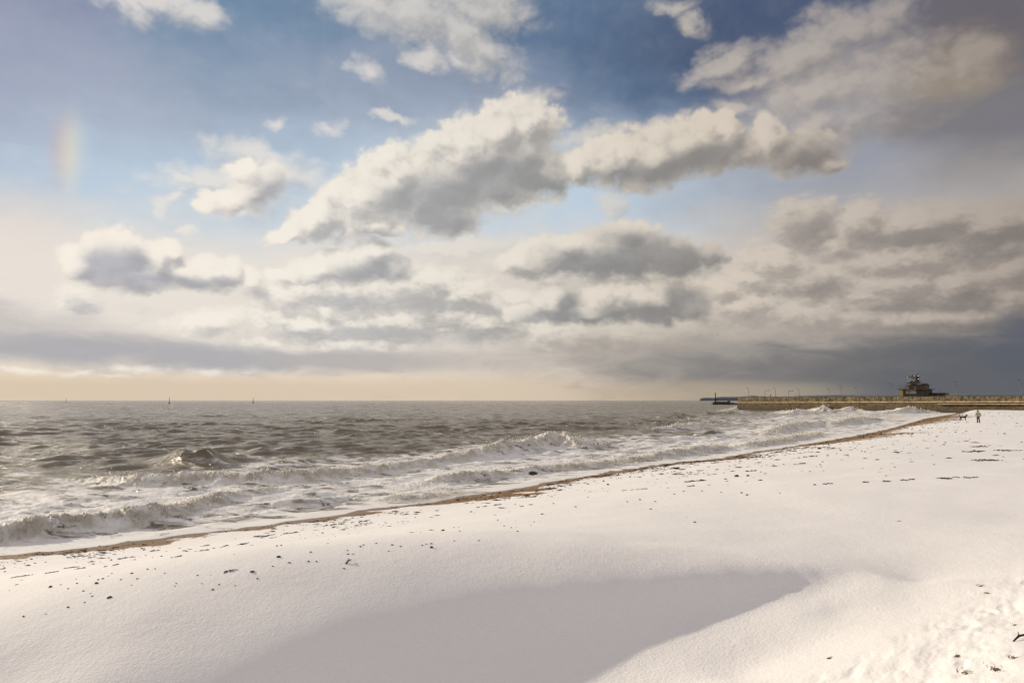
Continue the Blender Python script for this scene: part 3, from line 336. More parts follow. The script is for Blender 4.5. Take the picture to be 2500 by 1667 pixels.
LAMPS = [((0.34162, 1.00205, 0.01829), 4, 'curved', 'first tall lamp post, nearest the seaward end of the pier'), ((0.3653, 1.00242, 0.01386), 2, 'square', 'short lamp post with a square arm, left of the figure on the pier'), ((0.3807, 1.00215, 0.01711), 4, 'curved', 'tall lamp post just right of the figure on the pier'), ((0.39964, 1.00245, 0.01357), 2, 'square', 'short lamp post with a square arm, right of the figure on the pier'), ((0.41474, 1.0022, 0.01652), 4, 'curved', 'tall lamp post just right of the second square armed lamp'), ((0.45885, 1.0022, 0.01652), 9, 'thin', 'faint thin lamp post left of the tallest one mid pier'), ((0.47543, 1.0017, 0.02242), 3, 'curved', 'tallest lamp post in the middle of the pier'), ((0.49852, 1.00215, 0.01711), 9, 'thin', 'faint thin lamp post right of the tallest one mid pier'), ((0.54914, 1.00155, 0.02419), 3, 'curved', 'tall lamp post left of the control tower'), ((0.5595, 1.00225, 0.01593), 9, 'thin', 'short faint lamp post close to the left of the control tower'), ((0.64239, 1.00135, 0.02655), 3, 'curved', 'tall lamp post right of the control tower'), ((0.73594, 1.00115, 0.02891), 3, 'curved', 'tall lamp post at the right edge of the picture')]
BUOYS = [((-0.64476, 1.00385, -0.00295), (-0.64476, 1.00335, 0.00295), 'faint distant buoy farthest to the left on the horizon'), ((-0.49556, 1.004, -0.00472), (-0.49556, 1.00325, 0.00413), 'slim buoy with a yellow topmark on the horizon'), ((-0.37419, 1.00395, -0.00413), (-0.37419, 1.0033, 0.00354), 'dark broad based buoy on the horizon, rightmost of the three')]
COAST = [(1668.0, 6186.8, 4.2), (1675.6, 6187.0, 16.9), (1686.9, 6187.4, 26.8), (1723.9, 6188.6, 31.1), (1790.1, 6190.4, 29.7), (1834.3, 6191.2, 36.2), (1882.1, 6191.8, 39.2), (1973.5, 6192.1, 37.7), (2028.3, 6191.8, 39.9), (2101.1, 6190.6, 45.0), (2148.4, 6189.5, 50.1), (2191.7, 6188.4, 44.2), (2299.6, 6184.3, 40.6), (2478.2, 6174.2, 42.3), (2584.4, 6166.3, 47.7), (2724.6, 6153.8, 51.3), (2897.6, 6135.2, 55.4), (3033.9, 6118.1, 52.4), (3168.5, 6099.1, 53.7), (3399.8, 6061.7, 57.7), (3719.9, 6000.5, 60.7), (3906.1, 5960.0, 63.8), (4087.9, 5917.3, 65.5), (4323.1, 5857.4, 64.2), (4494.4, 5810.7, 62.3), (4877.9, 5697.0, 67.9)]
# ------------------------------------------------------------------ shoreline distance (positive inland)
def smooth_line(p, n=6):
    p = np.array(p, float); out = []
    for i in range(len(p) - 1):
        p0 = p[max(i - 1, 0)]; p1 = p[i]; p2 = p[i + 1]; p3 = p[min(i + 2, len(p) - 1)]
        for t in np.linspace(0, 1, n, endpoint=False):
            out.append(0.5 * (2 * p1 + (p2 - p0) * t + (2 * p0 - 5 * p1 + 4 * p2 - p3) * t * t + (3 * p1 - p0 - 3 * p2 + p3) * t ** 3))
    out.append(p[-1]); return np.array(out)
_SL = smooth_line(SHORE, 3)
def seg_dist(X, Y, L, vals=None):
    """signed distance to polyline (positive on its right-hand side); optional values interpolated along it"""
    best = np.full(X.shape, 1e9, np.float32); sg = np.ones(X.shape, np.float32)
    vo = [np.zeros(X.shape, np.float32) for _ in (vals or [])]
    for i in range(len(L) - 1):
        ax, ay = L[i][:2]; bx, by = L[i + 1][:2]
        dx, dy = bx - ax, by - ay; l2 = dx * dx + dy * dy
        t = np.clip(((X - ax) * dx + (Y - ay) * dy) / l2, 0, 1)
        ex = X - (ax + t * dx); ey = Y - (ay + t * dy)
        d = ex * ex + ey * ey
        m = d < best
        best = np.where(m, d, best)
        sg = np.where(m, np.sign(-(dx * ey - dy * ex)), sg)
        for k, v in enumerate(vals or []): vo[k] = np.where(m, v[i] + (v[i + 1] - v[i]) * t, vo[k])
    return (np.sqrt(best) * sg, *vo) if vals else np.sqrt(best) * sg
def shore_s(X, Y):
    return seg_dist(X.astype(np.float32), Y.astype(np.float32), _SL)
# ------------------------------------------------------------------ terrain height
_T = np.array(TERR); _n = len(_T)
def _tps(d2): return 0.5 * d2 * np.log(d2 + 1e-9)
# steer the spline with the beach rising steadily from the waterline
_extra = []
for k in range(12, len(_SL) - 6, 4):
    a, b = _SL[k], _SL[k + 1]; t = (b - a) / np.hypot(*(b - a)); nn = np.array([t[1], -t[0]])
    for s_, z_ in ((0.0, 0.10), (5.0, 0.66)):
        _extra.append((*(a + nn * s_), z_))
_T = np.vstack([_T, np.array(_extra)]); _n = len(_T)
_A = np.zeros((_n + 3, _n + 3)); _d = ((_T[:, None, :2] - _T[None, :, :2]) ** 2).sum(-1)
_A[:_n, :_n] = _tps(_d) + np.eye(_n) * 0.05; _A[:_n, _n] = 1; _A[:_n, _n + 1:] = _T[:, :2]; _A[_n, :_n] = 1; _A[_n + 1:, :_n] = _T[:, :2].T
_w = np.linalg.solve(_A, np.concatenate([_T[:, 2], [0, 0, 0]]))
def terrain(X, Y, S=None, detail=True):
    X = np.asarray(X, np.float32); Y = np.asarray(Y, np.float32)
    if S is None: S = shore_s(X, Y)
    z = _w[_n] + _w[_n + 1] * X + _w[_n + 2] * Y
    for i in range(_n):
        z = z + _w[i] * _tps((X - _T[i, 0]) ** 2 + (Y - _T[i, 1]) ** 2)
    far = sstep(220, 260, np.hypot(X, Y))
    z = z * (1 - far) + 1.2 * far
    base = 0.10 + 0.085 * S
    base = np.where(S < 0, 0.10 + 0.06 * S, base)
    z = base + (np.maximum(z, 0.12) - base) * sstep(1.0, 6.0, S)
    z = np.maximum(z, -1.5)
    if detail:
        r = np.hypot(X, Y)
        z = z + 0.035 * fbm(X / 4.0, Y / 4.0, 3) * sstep(0.5, 6, S) + 0.02 * fbm(X / 1.3, Y / 1.3, 2) * sstep(3, -0.5, S)
        # wind-packed lumps on the bank to the right of the camera
        bank = sstep(-0.1, 0.7, seg_dist(X, Y, [(-3, 2.0), (-0.6, 4.6), (1.75, 6.35), (3.7, 7.35), (5.9, 9.1), (8.8, 11.6), (16, 18), (30, 26)])) * sstep(24, 12, r)
        u = (X * 0.55 + Y * 0.83); v = (X * 0.83 - Y * 0.55)
        lumps = billow(u / 0.9, v / 0.33, 3, 0.5) - 0.35
        pits = np.clip(billow(u / 0.75 + 30, v / 0.28, 2) - 0.62, 0, 1)
        z = z + bank * (0.014 * lumps - 0.055 * pits + 0.024 * fbm(u / 1.5, v / 0.7, 3) + 0.006 * fbm(u / .25, v / .12, 3))
    return z
# ------------------------------------------------------------------ materials
def new_mat(name):
    m = bpy.data.materials.new(name); m.use_nodes = True
    w = NT(m.node_tree); w.n.clear(); return m, w
def principled(w, base, rough=0.6, **kw):
    n = w.n.new('ShaderNodeBsdfPrincipled')
    w.put(n.inputs['Base Color'], base); w.put(n.inputs['Roughness'], rough)
    for k, v in kw.items(): w.put(n.inputs[k.replace('_', ' ')], v)
    return n
def finish(w, sh): w.node('ShaderNodeOutputMaterial', Surface=sh)
def attr(w, name): return w.node('ShaderNodeAttribute', {'attribute_name': name}).outputs['Fac']
def bump(w, h, strength, dist, normal=None):
    n = w.node('ShaderNodeBump', Height=h); n.inputs['Strength'].default_value = strength; n.inputs['Distance'].default_value = dist
    if normal is not None: w.put(n.inputs['Normal'], normal)
    return n.outputs[0]

def beach_material():
    m, w = new_mat("snow_and_sand")
    P = w.node('ShaderNodeNewGeometry').outputs['Position']
    sd = attr(w, 'sand')                       # metres inside (+) the bare sand strip
    wd = attr(w, 'width')
    n1 = w.noise(P, 0.9, 6, 0.62)
    n2 = w.noise(P, 5.0, 4, 0.6)
    v = w.math('ADD', sd, w.math('MULTIPLY', w.math('SUBTRACT', n1, 0.5), w.math('MULTIPLY_ADD', wd, 2.0, 1.5)))
    v = w.math('MULTIPLY_ADD', w.math('SUBTRACT', n2, 0.5), 0.35, v)
    st = w.node('ShaderNodeMapping', i0=P); st.inputs['Scale'].default_value = (0.10, 0.55, 0.0)
    v = w.math('MULTIPLY_ADD', w.math('MULTIPLY', w.math('SUBTRACT', w.noise(st.outputs[0], 1.0, 4, 0.6), 0.52), wd), 3.2, v)
    sand = w.step(v, -0.06, 0.10)
    # thin snow through which sand shows just above the strip
    thin = w.math('MULTIPLY', w.step(v, -2.2, 0.0, 0.0, 1.0), w.step(n2, 0.52, 0.72, 0.0, 0.55))
    sand = w.math('MAXIMUM', sand, w.math('MULTIPLY', thin, w.step(n1, 0.45, 0.62)))
    wet = attr(w, 'wet')
    sc = w.mix(w.noise(P, 6.0, 5, 0.6), (0.17, 0.098, 0.042, 1), (0.30, 0.18, 0.080, 1))
    sc = w.mix(w.math('MULTIPLY', wet, 0.45), sc, (0.15, 0.09, 0.042, 1))
    grime = w.step(w.noise(P, 14.0, 3, 0.6), 0.60, 0.72)
    sc = w.mix(w.math('MULTIPLY', grime, 0.6), sc, (0.05, 0.035, 0.025, 1))
    snowc = w.mix(w.noise(P, 0.35, 4, 0.5), (0.835, 0.815, 0.81, 1), (0.885, 0.868, 0.86, 1))
    base = w.mix(sand, snowc, sc)
    fine = w.noise(P, 26.0, 4, 0.62)
    grain = w.noise(P, 90.0, 2, 0.6)
    h = w.math('MULTIPLY_ADD', grain, 0.25, fine)
    nb = bump(w, h, 0.75, 0.011)
    h2 = w.noise(P, 5.5, 3, 0.5)
    nb = bump(w, h2, 0.4, 0.02, nb)
    rough = w.step(w.math('MULTIPLY', sand, wet), 0, 1, 0.85, 0.35)
    p = principled(w, base, rough, Normal=nb); p.inputs['Specular IOR Level'].default_value = 0.25
    finish(w, p.outputs[0]); return m

def sea_material():
    m, w = new_mat("sea_water")
    P = w.node('ShaderNodeNewGeometry').outputs['Position']
    cov = attr(w, 'foam'); thick = attr(w, 'roller'); crest = attr(w, 'crest')
    rot = w.node('ShaderNodeMapping', i0=P); rot.inputs['Rotation'].default_value = (0, 0, R(-40)); rot.inputs['Scale'].default_value = (0.42, 1.0, 1.0)
    V = rot.outputs[0]
    wn = w.node('ShaderNodeTexNoise', Vector=V, Scale=0.9, Detail=3.0)
    V2 = w.vmath('ADD', V, w.vmath('MULTIPLY', w.vmath('SUBTRACT', wn.outputs['Color'], (0.5, 0.5, 0.5)), (1.6, 1.6, 0)))
    a = w.noise(V2, 1.1, 7, 0.62)
    lace = w.math('SUBTRACT', 1.0, w.math('ABSOLUTE', w.math('MULTIPLY_ADD', w.noise(V2, 2.2, 4, 0.6), 2.0, -1.0)))
    lace = w.step(lace, 0.80, 1.0)
    f = w.math('MULTIPLY_ADD', w.math('SUBTRACT', a, 0.5), 3.0, cov)
    solid = w.step(f, 0.40, 0.60)
    lacem = w.math('MULTIPLY', lace, w.step(f, 0.10, 0.5, 0.0, 0.8))
    mask = w.math('MAXIMUM', w.math('MAXIMUM', solid, lacem), w.step(thick, 0.25, 0.6))
    body = w.mix(w.noise(P, 0.05, 3, 0.5), (0.20, 0.165, 0.108, 1), (0.27, 0.225, 0.155, 1))
    body = w.mix(w.math('MULTIPLY', crest, 0.95), body, (0.105, 0.086, 0.026, 1))  # dark olive painted in for light through the crest and its shaded front
    body = w.mix(attr(w, 'silt'), body, (0.30, 0.25, 0.18, 1))
    h1 = w.noise(V, 1.9, 8, 0.70)
    nb = bump(w, h1, 1.0, 0.34)
    nb = bump(w, w.noise(V, 8.0, 5, 0.65), 0.8, 0.07, nb)
    far = w.node('ShaderNodeMapping', i0=P); far.inputs['Rotation'].default_value = (0, 0, R(-12)); far.inputs['Scale'].default_value = (0.07, 0.20, 0.1)
    dist_v = w.vmath('LENGTH', P)
    nb = bump(w, w.math('MULTIPLY', w.noise(far.outputs[0], 1.0, 8, 0.66), w.step(dist_v, 60.0, 500.0)), 1.0, 3.2, nb)
    water = principled(w, body, 0.13, Normal=nb, IOR=1.333)
    foamc = w.mix(w.noise(P, 3.0, 4, 0.6), (0.82, 0.80, 0.77, 1), (0.92, 0.91, 0.90, 1))
    foamc = w.mix(thick, foamc, w.mix(w.noise(P, 5.0, 4, 0.6), (0.66, 0.60, 0.49, 1), (0.92, 0.88, 0.80, 1)))
    fh = w.math('MULTIPLY_ADD', w.noise(P, 14.0, 4, 0.7), w.math('MULTIPLY_ADD', thick, 1.2, 0.25), w.math('MULTIPLY', w.noise(P, 4.0, 5, 0.65), w.math('MULTIPLY_ADD', thick, 0.6, 0.22)))
    nf = bump(w, w.math('ADD', fh, w.math('MULTIPLY', mask, 0.3)), 0.8, 0.075)
    foam = principled(w, foamc, 0.55, Normal=nf); foam.inputs['Specular IOR Level'].default_value = 0.3
    tr = w.node('ShaderNodeBsdfTranslucent', Color=foamc, Normal=nf)
    tf = w.math('MULTIPLY', thick, 0.22); fs = w.n.new('ShaderNodeMixShader'); w.put(fs.inputs[0], tf); w.put(fs.inputs[1], foam.outputs[0]); w.put(fs.inputs[2], tr.outputs[0])
    mx = w.n.new('ShaderNodeMixShader'); w.put(mx.inputs[0], mask); w.put(mx.inputs[1], water.outputs[0]); w.put(mx.inputs[2], fs.outputs[0])
    finish(w, mx.outputs[0]); return m

# ------------------------------------------------------------------ the beach
def polar(azs, rs):
    A, RR = np.meshgrid(np.radians(azs), rs)
    return (RR * np.sin(A)).astype(np.float32), (RR * np.cos(A)).astype(np.float32), RR.astype(np.float32)
def logr(segs):
    out = [segs[0][0]]
    for a, b, k in segs:
        n = max(2, int(math.log(b / a) / k)); out += list(a * (b / a) ** (np.arange(1, n + 1) / n))
    return np.array(out)
side = np.arange(41.5, 100, 3.0)
azb = np.concatenate([-side[::-1], np.arange(-40, 40.01, 0.10), side])
X, Y, RR = polar(azb, logr([(1.2, 4.0, 0.03), (4.0, 60, 0.0055), (60, 420, 0.012)]))
S = shore_s(X, Y)
Z = terrain(X, Y, S)
_sw = np.array(SANDW)
wd = seg_dist(X, Y, _sw[:, :2], [_sw[:, 2]])[1]
sand = wd - S + 0.25
me = grid_mesh("beach", X, Y, Z, keep=(S > -9), attrs={'sand': sand, 'width': wd, 'wet': sstep(1.6, 0.2, S)})
beach = tag(link_mesh("beach", me, beach_material()), kind='structure')

# ------------------------------------------------------------------ the sea
azs = np.concatenate([-side[::-1], np.arange(-40, 40.01, 0.07), side])
X, Y, RR = polar(azs, logr([(13.0, 150, 0.0034), (150, 1500, 0.006), (1500, 40000, 0.06)]))
S = shore_s(X, Y); O = -S
Z = np.zeros_like(X); DX = np.zeros_like(X); DY = np.zeros_like(X)
rngw = np.random.RandomState(21)
shore_dir = math.atan2(-0.65, 0.76)
cell = np.where(RR < 150, 0.0040 * RR, np.where(RR < 1500, 0.006 * RR, 0.06 * RR))
deep = 0.25 + 0.75 * sstep(4, 40, O)
patch = 0.65 + 0.55 * np.clip(fbm(X / 23, Y / 23, 2) + 0.5, 0, 1.6)
NW = 110
for i in range(NW):
    lam = 0.55 * (12.0 / 0.55) ** (i / (NW - 1)) * rngw.uniform(0.93, 1.07)
    th = shore_dir - 0.15 + rngw.normal(0, 0.50)
    k = 2 * math.pi / lam
    slope = 0.040 * (0.62 + 0.6 * math.exp(-((math.log(lam / 2.6)) / 0.8) ** 2)) * (1.0 if lam < 5 else 0.62)
    amp = slope / k
    fade = sstep(1.8, 3.2, lam / cell)
    if lam < 3: fade = fade * (0.5 + 0.5 * deep)
    else: fade = fade * deep
    ph = k * (X * math.cos(th) + Y * math.sin(th)) + rngw.uniform(0, 6.28)
    Z += amp * fade * patch * np.cos(ph)
    sn = np.sin(ph) * amp * 0.9 * fade
    DX -= sn * math.cos(th); DY -= sn * math.sin(th)
far = sstep(120, 600, RR)
for i in range(14):          # long low swell that keeps the distance alive
    lam = rngw.uniform(20, 90); th = shore_dir + rngw.normal(0, 0.4); k = 2 * math.pi / lam
    Z += 0.07 * far * sstep(2.2, 4.5, lam / cell) * np.cos(k * (X * math.cos(th) + Y * math.sin(th)) + rngw.uniform(0, 6.28))
chop = Z.copy()
crest = sstep(0.16, 0.42, chop)
foam = np.zeros_like(X); roller = np.zeros_like(X); rise = np.zeros_like(X); glow_tint = np.zeros_like(X)
for pts, wf, wb, rough in RIDGES:
    P_ = np.array(pts); L = smooth_line(P_, 4)
    mrg = 14
    m = (X > L[:, 0].min() - mrg) & (X < L[:, 0].max() + mrg) & (Y > L[:, 1].min() - mrg) & (Y < L[:, 1].max() + mrg)
    if not m.any(): continue
    x, y = X[m], Y[m]
    wob = (0.34 if rough > 0.15 else 0.12) * fbm(x / 2.1, y / 2.1, 4 if rough > .15 else 2, 0.6)
    d, h, fo = seg_dist(x + wob, y + 0.6 * wob, L[:, :2], [L[:, 2], L[:, 3]])
    hh = np.maximum(h, 0.02); kk = 0.6 + 0.5 * hh
    h = h * np.clip(0.96 + 0.34 * fbm(x / 2.6 + 40, y / 2.6, 2), 0.4, 1.4)
    prof = np.where(d > 0, np.exp(-np.abs(d / (wf * kk * 1.15)) ** 1.6), np.exp(-np.abs(d / (wb * kk * 1.2)) ** 1.15))
    z = h * prof
    # foam tumbling down the front face : warped, many-scaled lumps instead of a smooth bead
    wx = 0.22 * fbm(x / 0.5, y / 0.5 + 7, 3, 0.6); wy = 0.22 * fbm(x / 0.5 + 31, y / 0.5, 3, 0.6)
    tear = np.clip(0.62 + 0.75 * fbm(x / 0.9 + 5, y / 0.9, 3, 0.6), 0.1, 1.35)
    fr = fo * np.exp(-((d - 0.30 * wf) / (wf * 1.0 + 0.25)) ** 2 * 1.2) * (0.55 + 0.45 * tear)
    bub = billow((x + wx) / 0.48, (y + wy) / 0.48, 5, 0.70)
    cell_f = np.clip(0.10 / np.maximum(RR[m] * 0.004, 0.03), 0.35, 1.0)
    z = z + rough * fr * ((0.26 * hh + 0.04) * (bub - 0.6) * 1.15 + 0.03) 
    calm = 0.35 if rough > 0.15 else 0.85
    Z[m] = Z[m] * (1 - calm * prof) + z
    if rough <= 0.15:
        DX[m] *= 1 - prof; DY[m] *= 1 - prof
    roller[m] = np.maximum(roller[m], np.clip(fr * 1.25 * tear + 0.30 * (bub - 0.55) * (fr > .12), 0, 1))
    foam[m] = np.maximum(foam[m], fo * np.where(d > 0, np.exp(-(d / (wf * 2.8 + .8)) ** 2), np.exp(-(d / 3.4) ** 2)) * 0.8)
    foam[m] = foam[m] * (1 - 0.75 * (1 - fo) * prof * (h > 0.15))
    glow_tint[m] = np.maximum(glow_tint[m], prof ** 2.5 * sstep(.25, .7, h) * (1 - fo))
surf = sstep(29, 9, O + 5.0 * fbm(X / 9, Y / 9, 2)) 
surf2 = sstep(60, 20, O + 8 * fbm(X / 14, Y / 14, 2)) * sstep(0.5, 2.5, (X - 20) / 12)
patches = 0.5 + 0.42 * fbm(X / 5.5 + 3, Y / 5.5, 3) 
base = np.maximum(surf, 0.85 * surf2) * (0.40 + 0.56 * patches)
base = np.maximum(base, sstep(5.0, 0.5, O) * 0.85)
foam = np.maximum(foam, base)
lee = glow_tint > 0.1
foam = np.where(glow_tint > 0.1, foam * (1 - 0.9 * sstep(0.1, 0.5, glow_tint)), foam)
foam = np.maximum(foam, 0.42 * sstep(0.40, 0.60, chop + 0.1 * fbm(X / 1.1, Y / 1.1, 2)))
# churned surface texture of the surf zone
Z += 0.055 * surf * sstep(0.3, 2, O) * (billow((X + 0.3 * fbm(X / .8, Y / .8, 2)) / 0.9, Y / 0.6, 4, 0.62) - 0.5)
lowz = sstep(3.5, 0.0, O)
Z = Z * (1 - 0.85 * lowz) + 0.10 * lowz
keep = (S < 2.5) & (RR > 0)
fade_h = sstep(0.0, 1.0, O)
X2 = X + DX * fade_h * 0.9; Y2 = Y + DY * fade_h * 0.9
me = grid_mesh("sea", X2, Y2, Z, keep=keep, attrs={'foam': foam, 'roller': roller, 'crest': np.maximum(glow_tint, 0.35 * crest * sstep(10, 30, O)), 'silt': 0.55 * surf})
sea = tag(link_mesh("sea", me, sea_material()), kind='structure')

# ------------------------------------------------------------------ small mesh builder
class MB:
    def __init__(s): s.bm = bmesh.new()
    def box(s, x0, x1, y0, y1, z0, z1, top=None, rot=0.0, org=(0, 0)):
        """box; top=(dx, dy) shrinks the upper face on each side"""
        tx, ty = top or (0, 0)
        vs = [(x0, y0, z0), (x1, y0, z0), (x1, y1, z0), (x0, y1, z0), (x0 + tx, y0 + ty, z1), (x1 - tx, y0 + ty, z1), (x1 - tx, y1 - ty, z1), (x0 + tx, y1 - ty, z1)]
        v = [s.bm.verts.new(p) for p in vs]
        for f in ((3, 2, 1, 0), (4, 5, 6, 7), (0, 1, 5, 4), (1, 2, 6, 5), (2, 3, 7, 6), (3, 0, 4, 7)): s.bm.faces.new([v[i] for i in f])
        return s
    def tube(s, pts, r, n=8, cap=True):
        rings = []
        pts = [np.array(p, float) for p in pts]
        rr = r if isinstance(r, (list, tuple)) else [r] * len(pts)
        for i, p in enumerate(pts):
            t = pts[min(i + 1, len(pts) - 1)] - pts[max(i - 1, 0)]; t = t / (np.linalg.norm(t) + 1e-9)
            a = np.cross(t, (0, 0, 1.0)) if abs(t[2]) < 0.95 else np.cross(t, (1.0, 0, 0)); a /= np.linalg.norm(a); b = np.cross(t, a)
            rings.append([s.bm.verts.new(p + rr[i] * (math.cos(2 * math.pi * k / n) * a + math.sin(2 * math.pi * k / n) * b)) for k in range(n)])
        for A, B in zip(rings, rings[1:]):
            for k in range(n): s.bm.faces.new((A[k], A[(k + 1) % n], B[(k + 1) % n], B[k]))
        if cap:
            s.bm.faces.new(rings[0][::-1]); s.bm.faces.new(rings[-1])
        return s
    def ball(s, c, r, sub=2, sq=(1, 1, 1), jit=0.0, seed=0):
        g = bmesh.ops.create_icosphere(s.bm, subdivisions=sub, radius=1.0); rg = np.random.RandomState(seed)
        for v in g['verts']:
            k = 1 + jit * rg.uniform(-1, 1)
            v.co = (c[0] + v.co.x * r * sq[0] * k, c[1] + v.co.y * r * sq[1] * k, c[2] + v.co.z * r * sq[2] * k)
        return s
    def bevel(s, w, seg=1):
        bmesh.ops.bevel(s.bm, geom=list(s.bm.edges), offset=w, segments=seg, affect='EDGES', clamp_overlap=True); return s
    def build(s, name, mat, parent=None, smooth=False):
        bmesh.ops.recalc_face_normals(s.bm, faces=s.bm.faces)
        me = bpy.data.meshes.new(name); s.bm.to_mesh(me); s.bm.free()
        return link_mesh(name, me, mat, parent, smooth)
def simple(name, c1, c2, scale=3.0, rough=0.7, metal=0.0, bumpd=0.01, coords='Object', emit=None):
    m, w = new_mat(name)
    tc = w.node('ShaderNodeTexCoord').outputs[coords]
    n = w.noise(tc, scale, 5, 0.6)
    p = principled(w, w.mix(w.step(n, 0.35, 0.65), (*c1, 1), (*c2, 1)), rough, Normal=bump(w, n, 0.5, bumpd)); p.inputs['Metallic'].default_value = metal
    if emit:
        p.inputs['Emission Color'].default_value = (*emit[:3], 1); p.inputs['Emission Strength'].default_value = emit[3]
    finish(w, p.outputs[0]); return m
def ground_hit(d, z0=1.0):
    """where a direction from the eye meets the beach"""
    k = np.linspace(3.0, 260.0, 5200)
    x, y, z = d[0] * k, d[1] * k, EYE + d[2] * k
    return x, y, z
def hits(dirs, kmax=240.0):
    """first crossing of several eye rays with the terrain"""
    out = []
    kk = np.exp(np.linspace(math.log(3.0), math.log(kmax), 420))
    D = np.array(dirs)
    X = D[:, :1] * kk; Y = D[:, 1:2] * kk; Z = EYE + D[:, 2:3] * kk
    T = terrain(X, Y, None, True)
    below = Z < T
    for i in range(len(D)):
        j = int(np.argmax(below[i])) if below[i].any() else len(kk) - 1
        j = max(j, 1)
        a = Z[i, j - 1] - T[i, j - 1]; b = Z[i, j] - T[i, j]; t = a / (a - b) if a != b else 0
        k = kk[j - 1] + t * (kk[j] - kk[j - 1])
        out.append((D[i, 0] * k, D[i, 1] * k, EYE + D[i, 2] * k, k))
    return out

# ------------------------------------------------------------------ harbour wall
def stone_material(name, a, b, dark, scale=1.0, dark_low=None):
    m, w = new_mat(name)
    tc = w.node('ShaderNodeTexCoord').outputs['Object']
    mp = w.node('ShaderNodeMapping', i0=tc); mp.inputs['Rotation'].default_value = (R(90), 0, 0)
    br = w.node('ShaderNodeTexBrick', Vector=mp.outputs[0], Scale=scale)
    br.inputs['Color1'].default_value = (*a, 1); br.inputs['Color2'].default_value = (*b, 1); br.inputs['Mortar'].default_value = (*[c * 0.35 for c in a], 1)
    br.inputs['Mortar Size'].default_value = 0.035; br.inputs['Brick Width'].default_value = 1.3; br.inputs['Row Height'].default_value = 0.48; br.inputs['Bias'].default_value = 0.0
    n = w.noise(tc, 0.9, 6, 0.65)
    c = w.mix(w.step(n, 0.42, 0.60, 0, 0.85), br.outputs['Color'], (*dark, 1))
    vs = w.node('ShaderNodeMapping', i0=tc); vs.inputs['Scale'].default_value = (1.0, 1.0, 0.10)
    n2 = w.noise(vs.outputs[0], 0.8, 4, 0.6)
    c = w.mix(w.step(n2, 0.52, 0.70, 0, 0.75), c, (*[q * 0.5 for q in dark], 1))
    if dark_low:
        z = w.node('ShaderNodeSeparateXYZ', i0=tc).outputs[2]
        zz = w.math('MULTIPLY_ADD', w.math('SUBTRACT', n, 0.5), 3.0, z)
        c = w.mix(w.step(zz, dark_low[0], dark_low[1], 0.9, 0.0), c, (0.035, 0.028, 0.016, 1))
    p = principled(w, c, 0.85, Normal=bump(w, n, 0.7, 0.08)); finish(w, p.outputs[0]); return m
A0 = np.array((100.0, 308.0)); B0 = np.array((154.0, 208.0)); PL = float(np.hypot(*(B0 - A0)))
U = (B0 - A0) / PL; NRM = np.array((-U[1], U[0]))          # U runs landward, NRM points away from the beach
if NRM[0] < 0: NRM = -NRM
pier_ang = math.atan2(U[1], U[0])
pier = empty('harbour_wall', (A0[0], A0[1], 0), pier_ang)
tag(pier, 'long weathered tan stone harbour wall running in from the right', 'harbour wall')
TOT = 190.0
# local x along the wall, local y away from the beach (+)
def strip(x0, x1, f0, f1, zf0, zf1, depth, name, mat, n=40, zb=None, parent=pier, wob=0.0):
    """wall slab whose bottom / top heights slope along the wall: zf(x)=(bottom, top)"""
    bm = bmesh.new(); rg = np.random.RandomState(int(abs(f0 * 100)) + n); rings = []
    for i in range(n + 1):
        x = x0 + (x1 - x0) * i / n; zb_, zt_ = zf0(x), zf1(x) + wob * rg.uniform(-1, 1)
        rings.append([bm.verts.new(p) for p in ((x, f0, zb_), (x, f1, zt_), (x, depth, zt_), (x, depth, zb_))])
    for P_, Q_ in zip(rings, rings[1:]):
        for k in range(4): bm.faces.new((P_[k], Q_[k], Q_[(k + 1) % 4], P_[(k + 1) % 4]))
    bm.faces.new(rings[0][::-1]); bm.faces.new(rings[-1])
    bmesh.ops.recalc_face_normals(bm, faces=bm.faces)
    me = bpy.data.meshes.new(name); bm.to_mesh(me); bm.free()
    return link_mesh(name, me, mat, parent, False)
ySgn = 1.0 if (np.dot(NRM, (-math.sin(pier_ang), math.cos(pier_ang))) > 0) else -1.0
ledge = lambda x: 3.42 + 0.0050 * x
m_base = stone_material("wall_base_stone", (0.17, 0.118, 0.060), (0.10, 0.07, 0.038), (0.045, 0.032, 0.017), 1.0, (-0.6, 2.6))
m_par = stone_material("parapet_stone", (0.28, 0.215, 0.12), (0.17, 0.128, 0.07), (0.05, 0.036, 0.02), 0.8)
m_ledge = simple("ledge_stone", (0.50, 0.38, 0.20), (0.30, 0.21, 0.10), 0.7, 0.8)
m_deck = simple("deck_concrete", (0.22, 0.20, 0.17), (0.30, 0.28, 0.24), 0.5, 0.85)
strip(0, TOT, -1.2 * ySgn, 0.0, lambda x: -2.0, lambda x: ledge(x) - 0.42, 14 * ySgn, 'base_wall', m_base, 60)
strip(0, TOT, -0.32 * ySgn, -0.30 * ySgn, lambda x: ledge(x) - 0.40, lambda x: ledge(x), 14.2 * ySgn, 'ledge', m_ledge, 30)
strip(0, TOT, 0.35 * ySgn, 0.45 * ySgn, lambda x: ledge(x) + 0.004, lambda x: 5.50, 1.5 * ySgn, 'parapet', m_par, 90, wob=0.03)
strip(0.0, TOT, 1.504 * ySgn, 1.504 * ySgn, lambda x: ledge(x) + 0.004, lambda x: 5.15, 14.0 * ySgn, 'roadway', m_deck, 8)
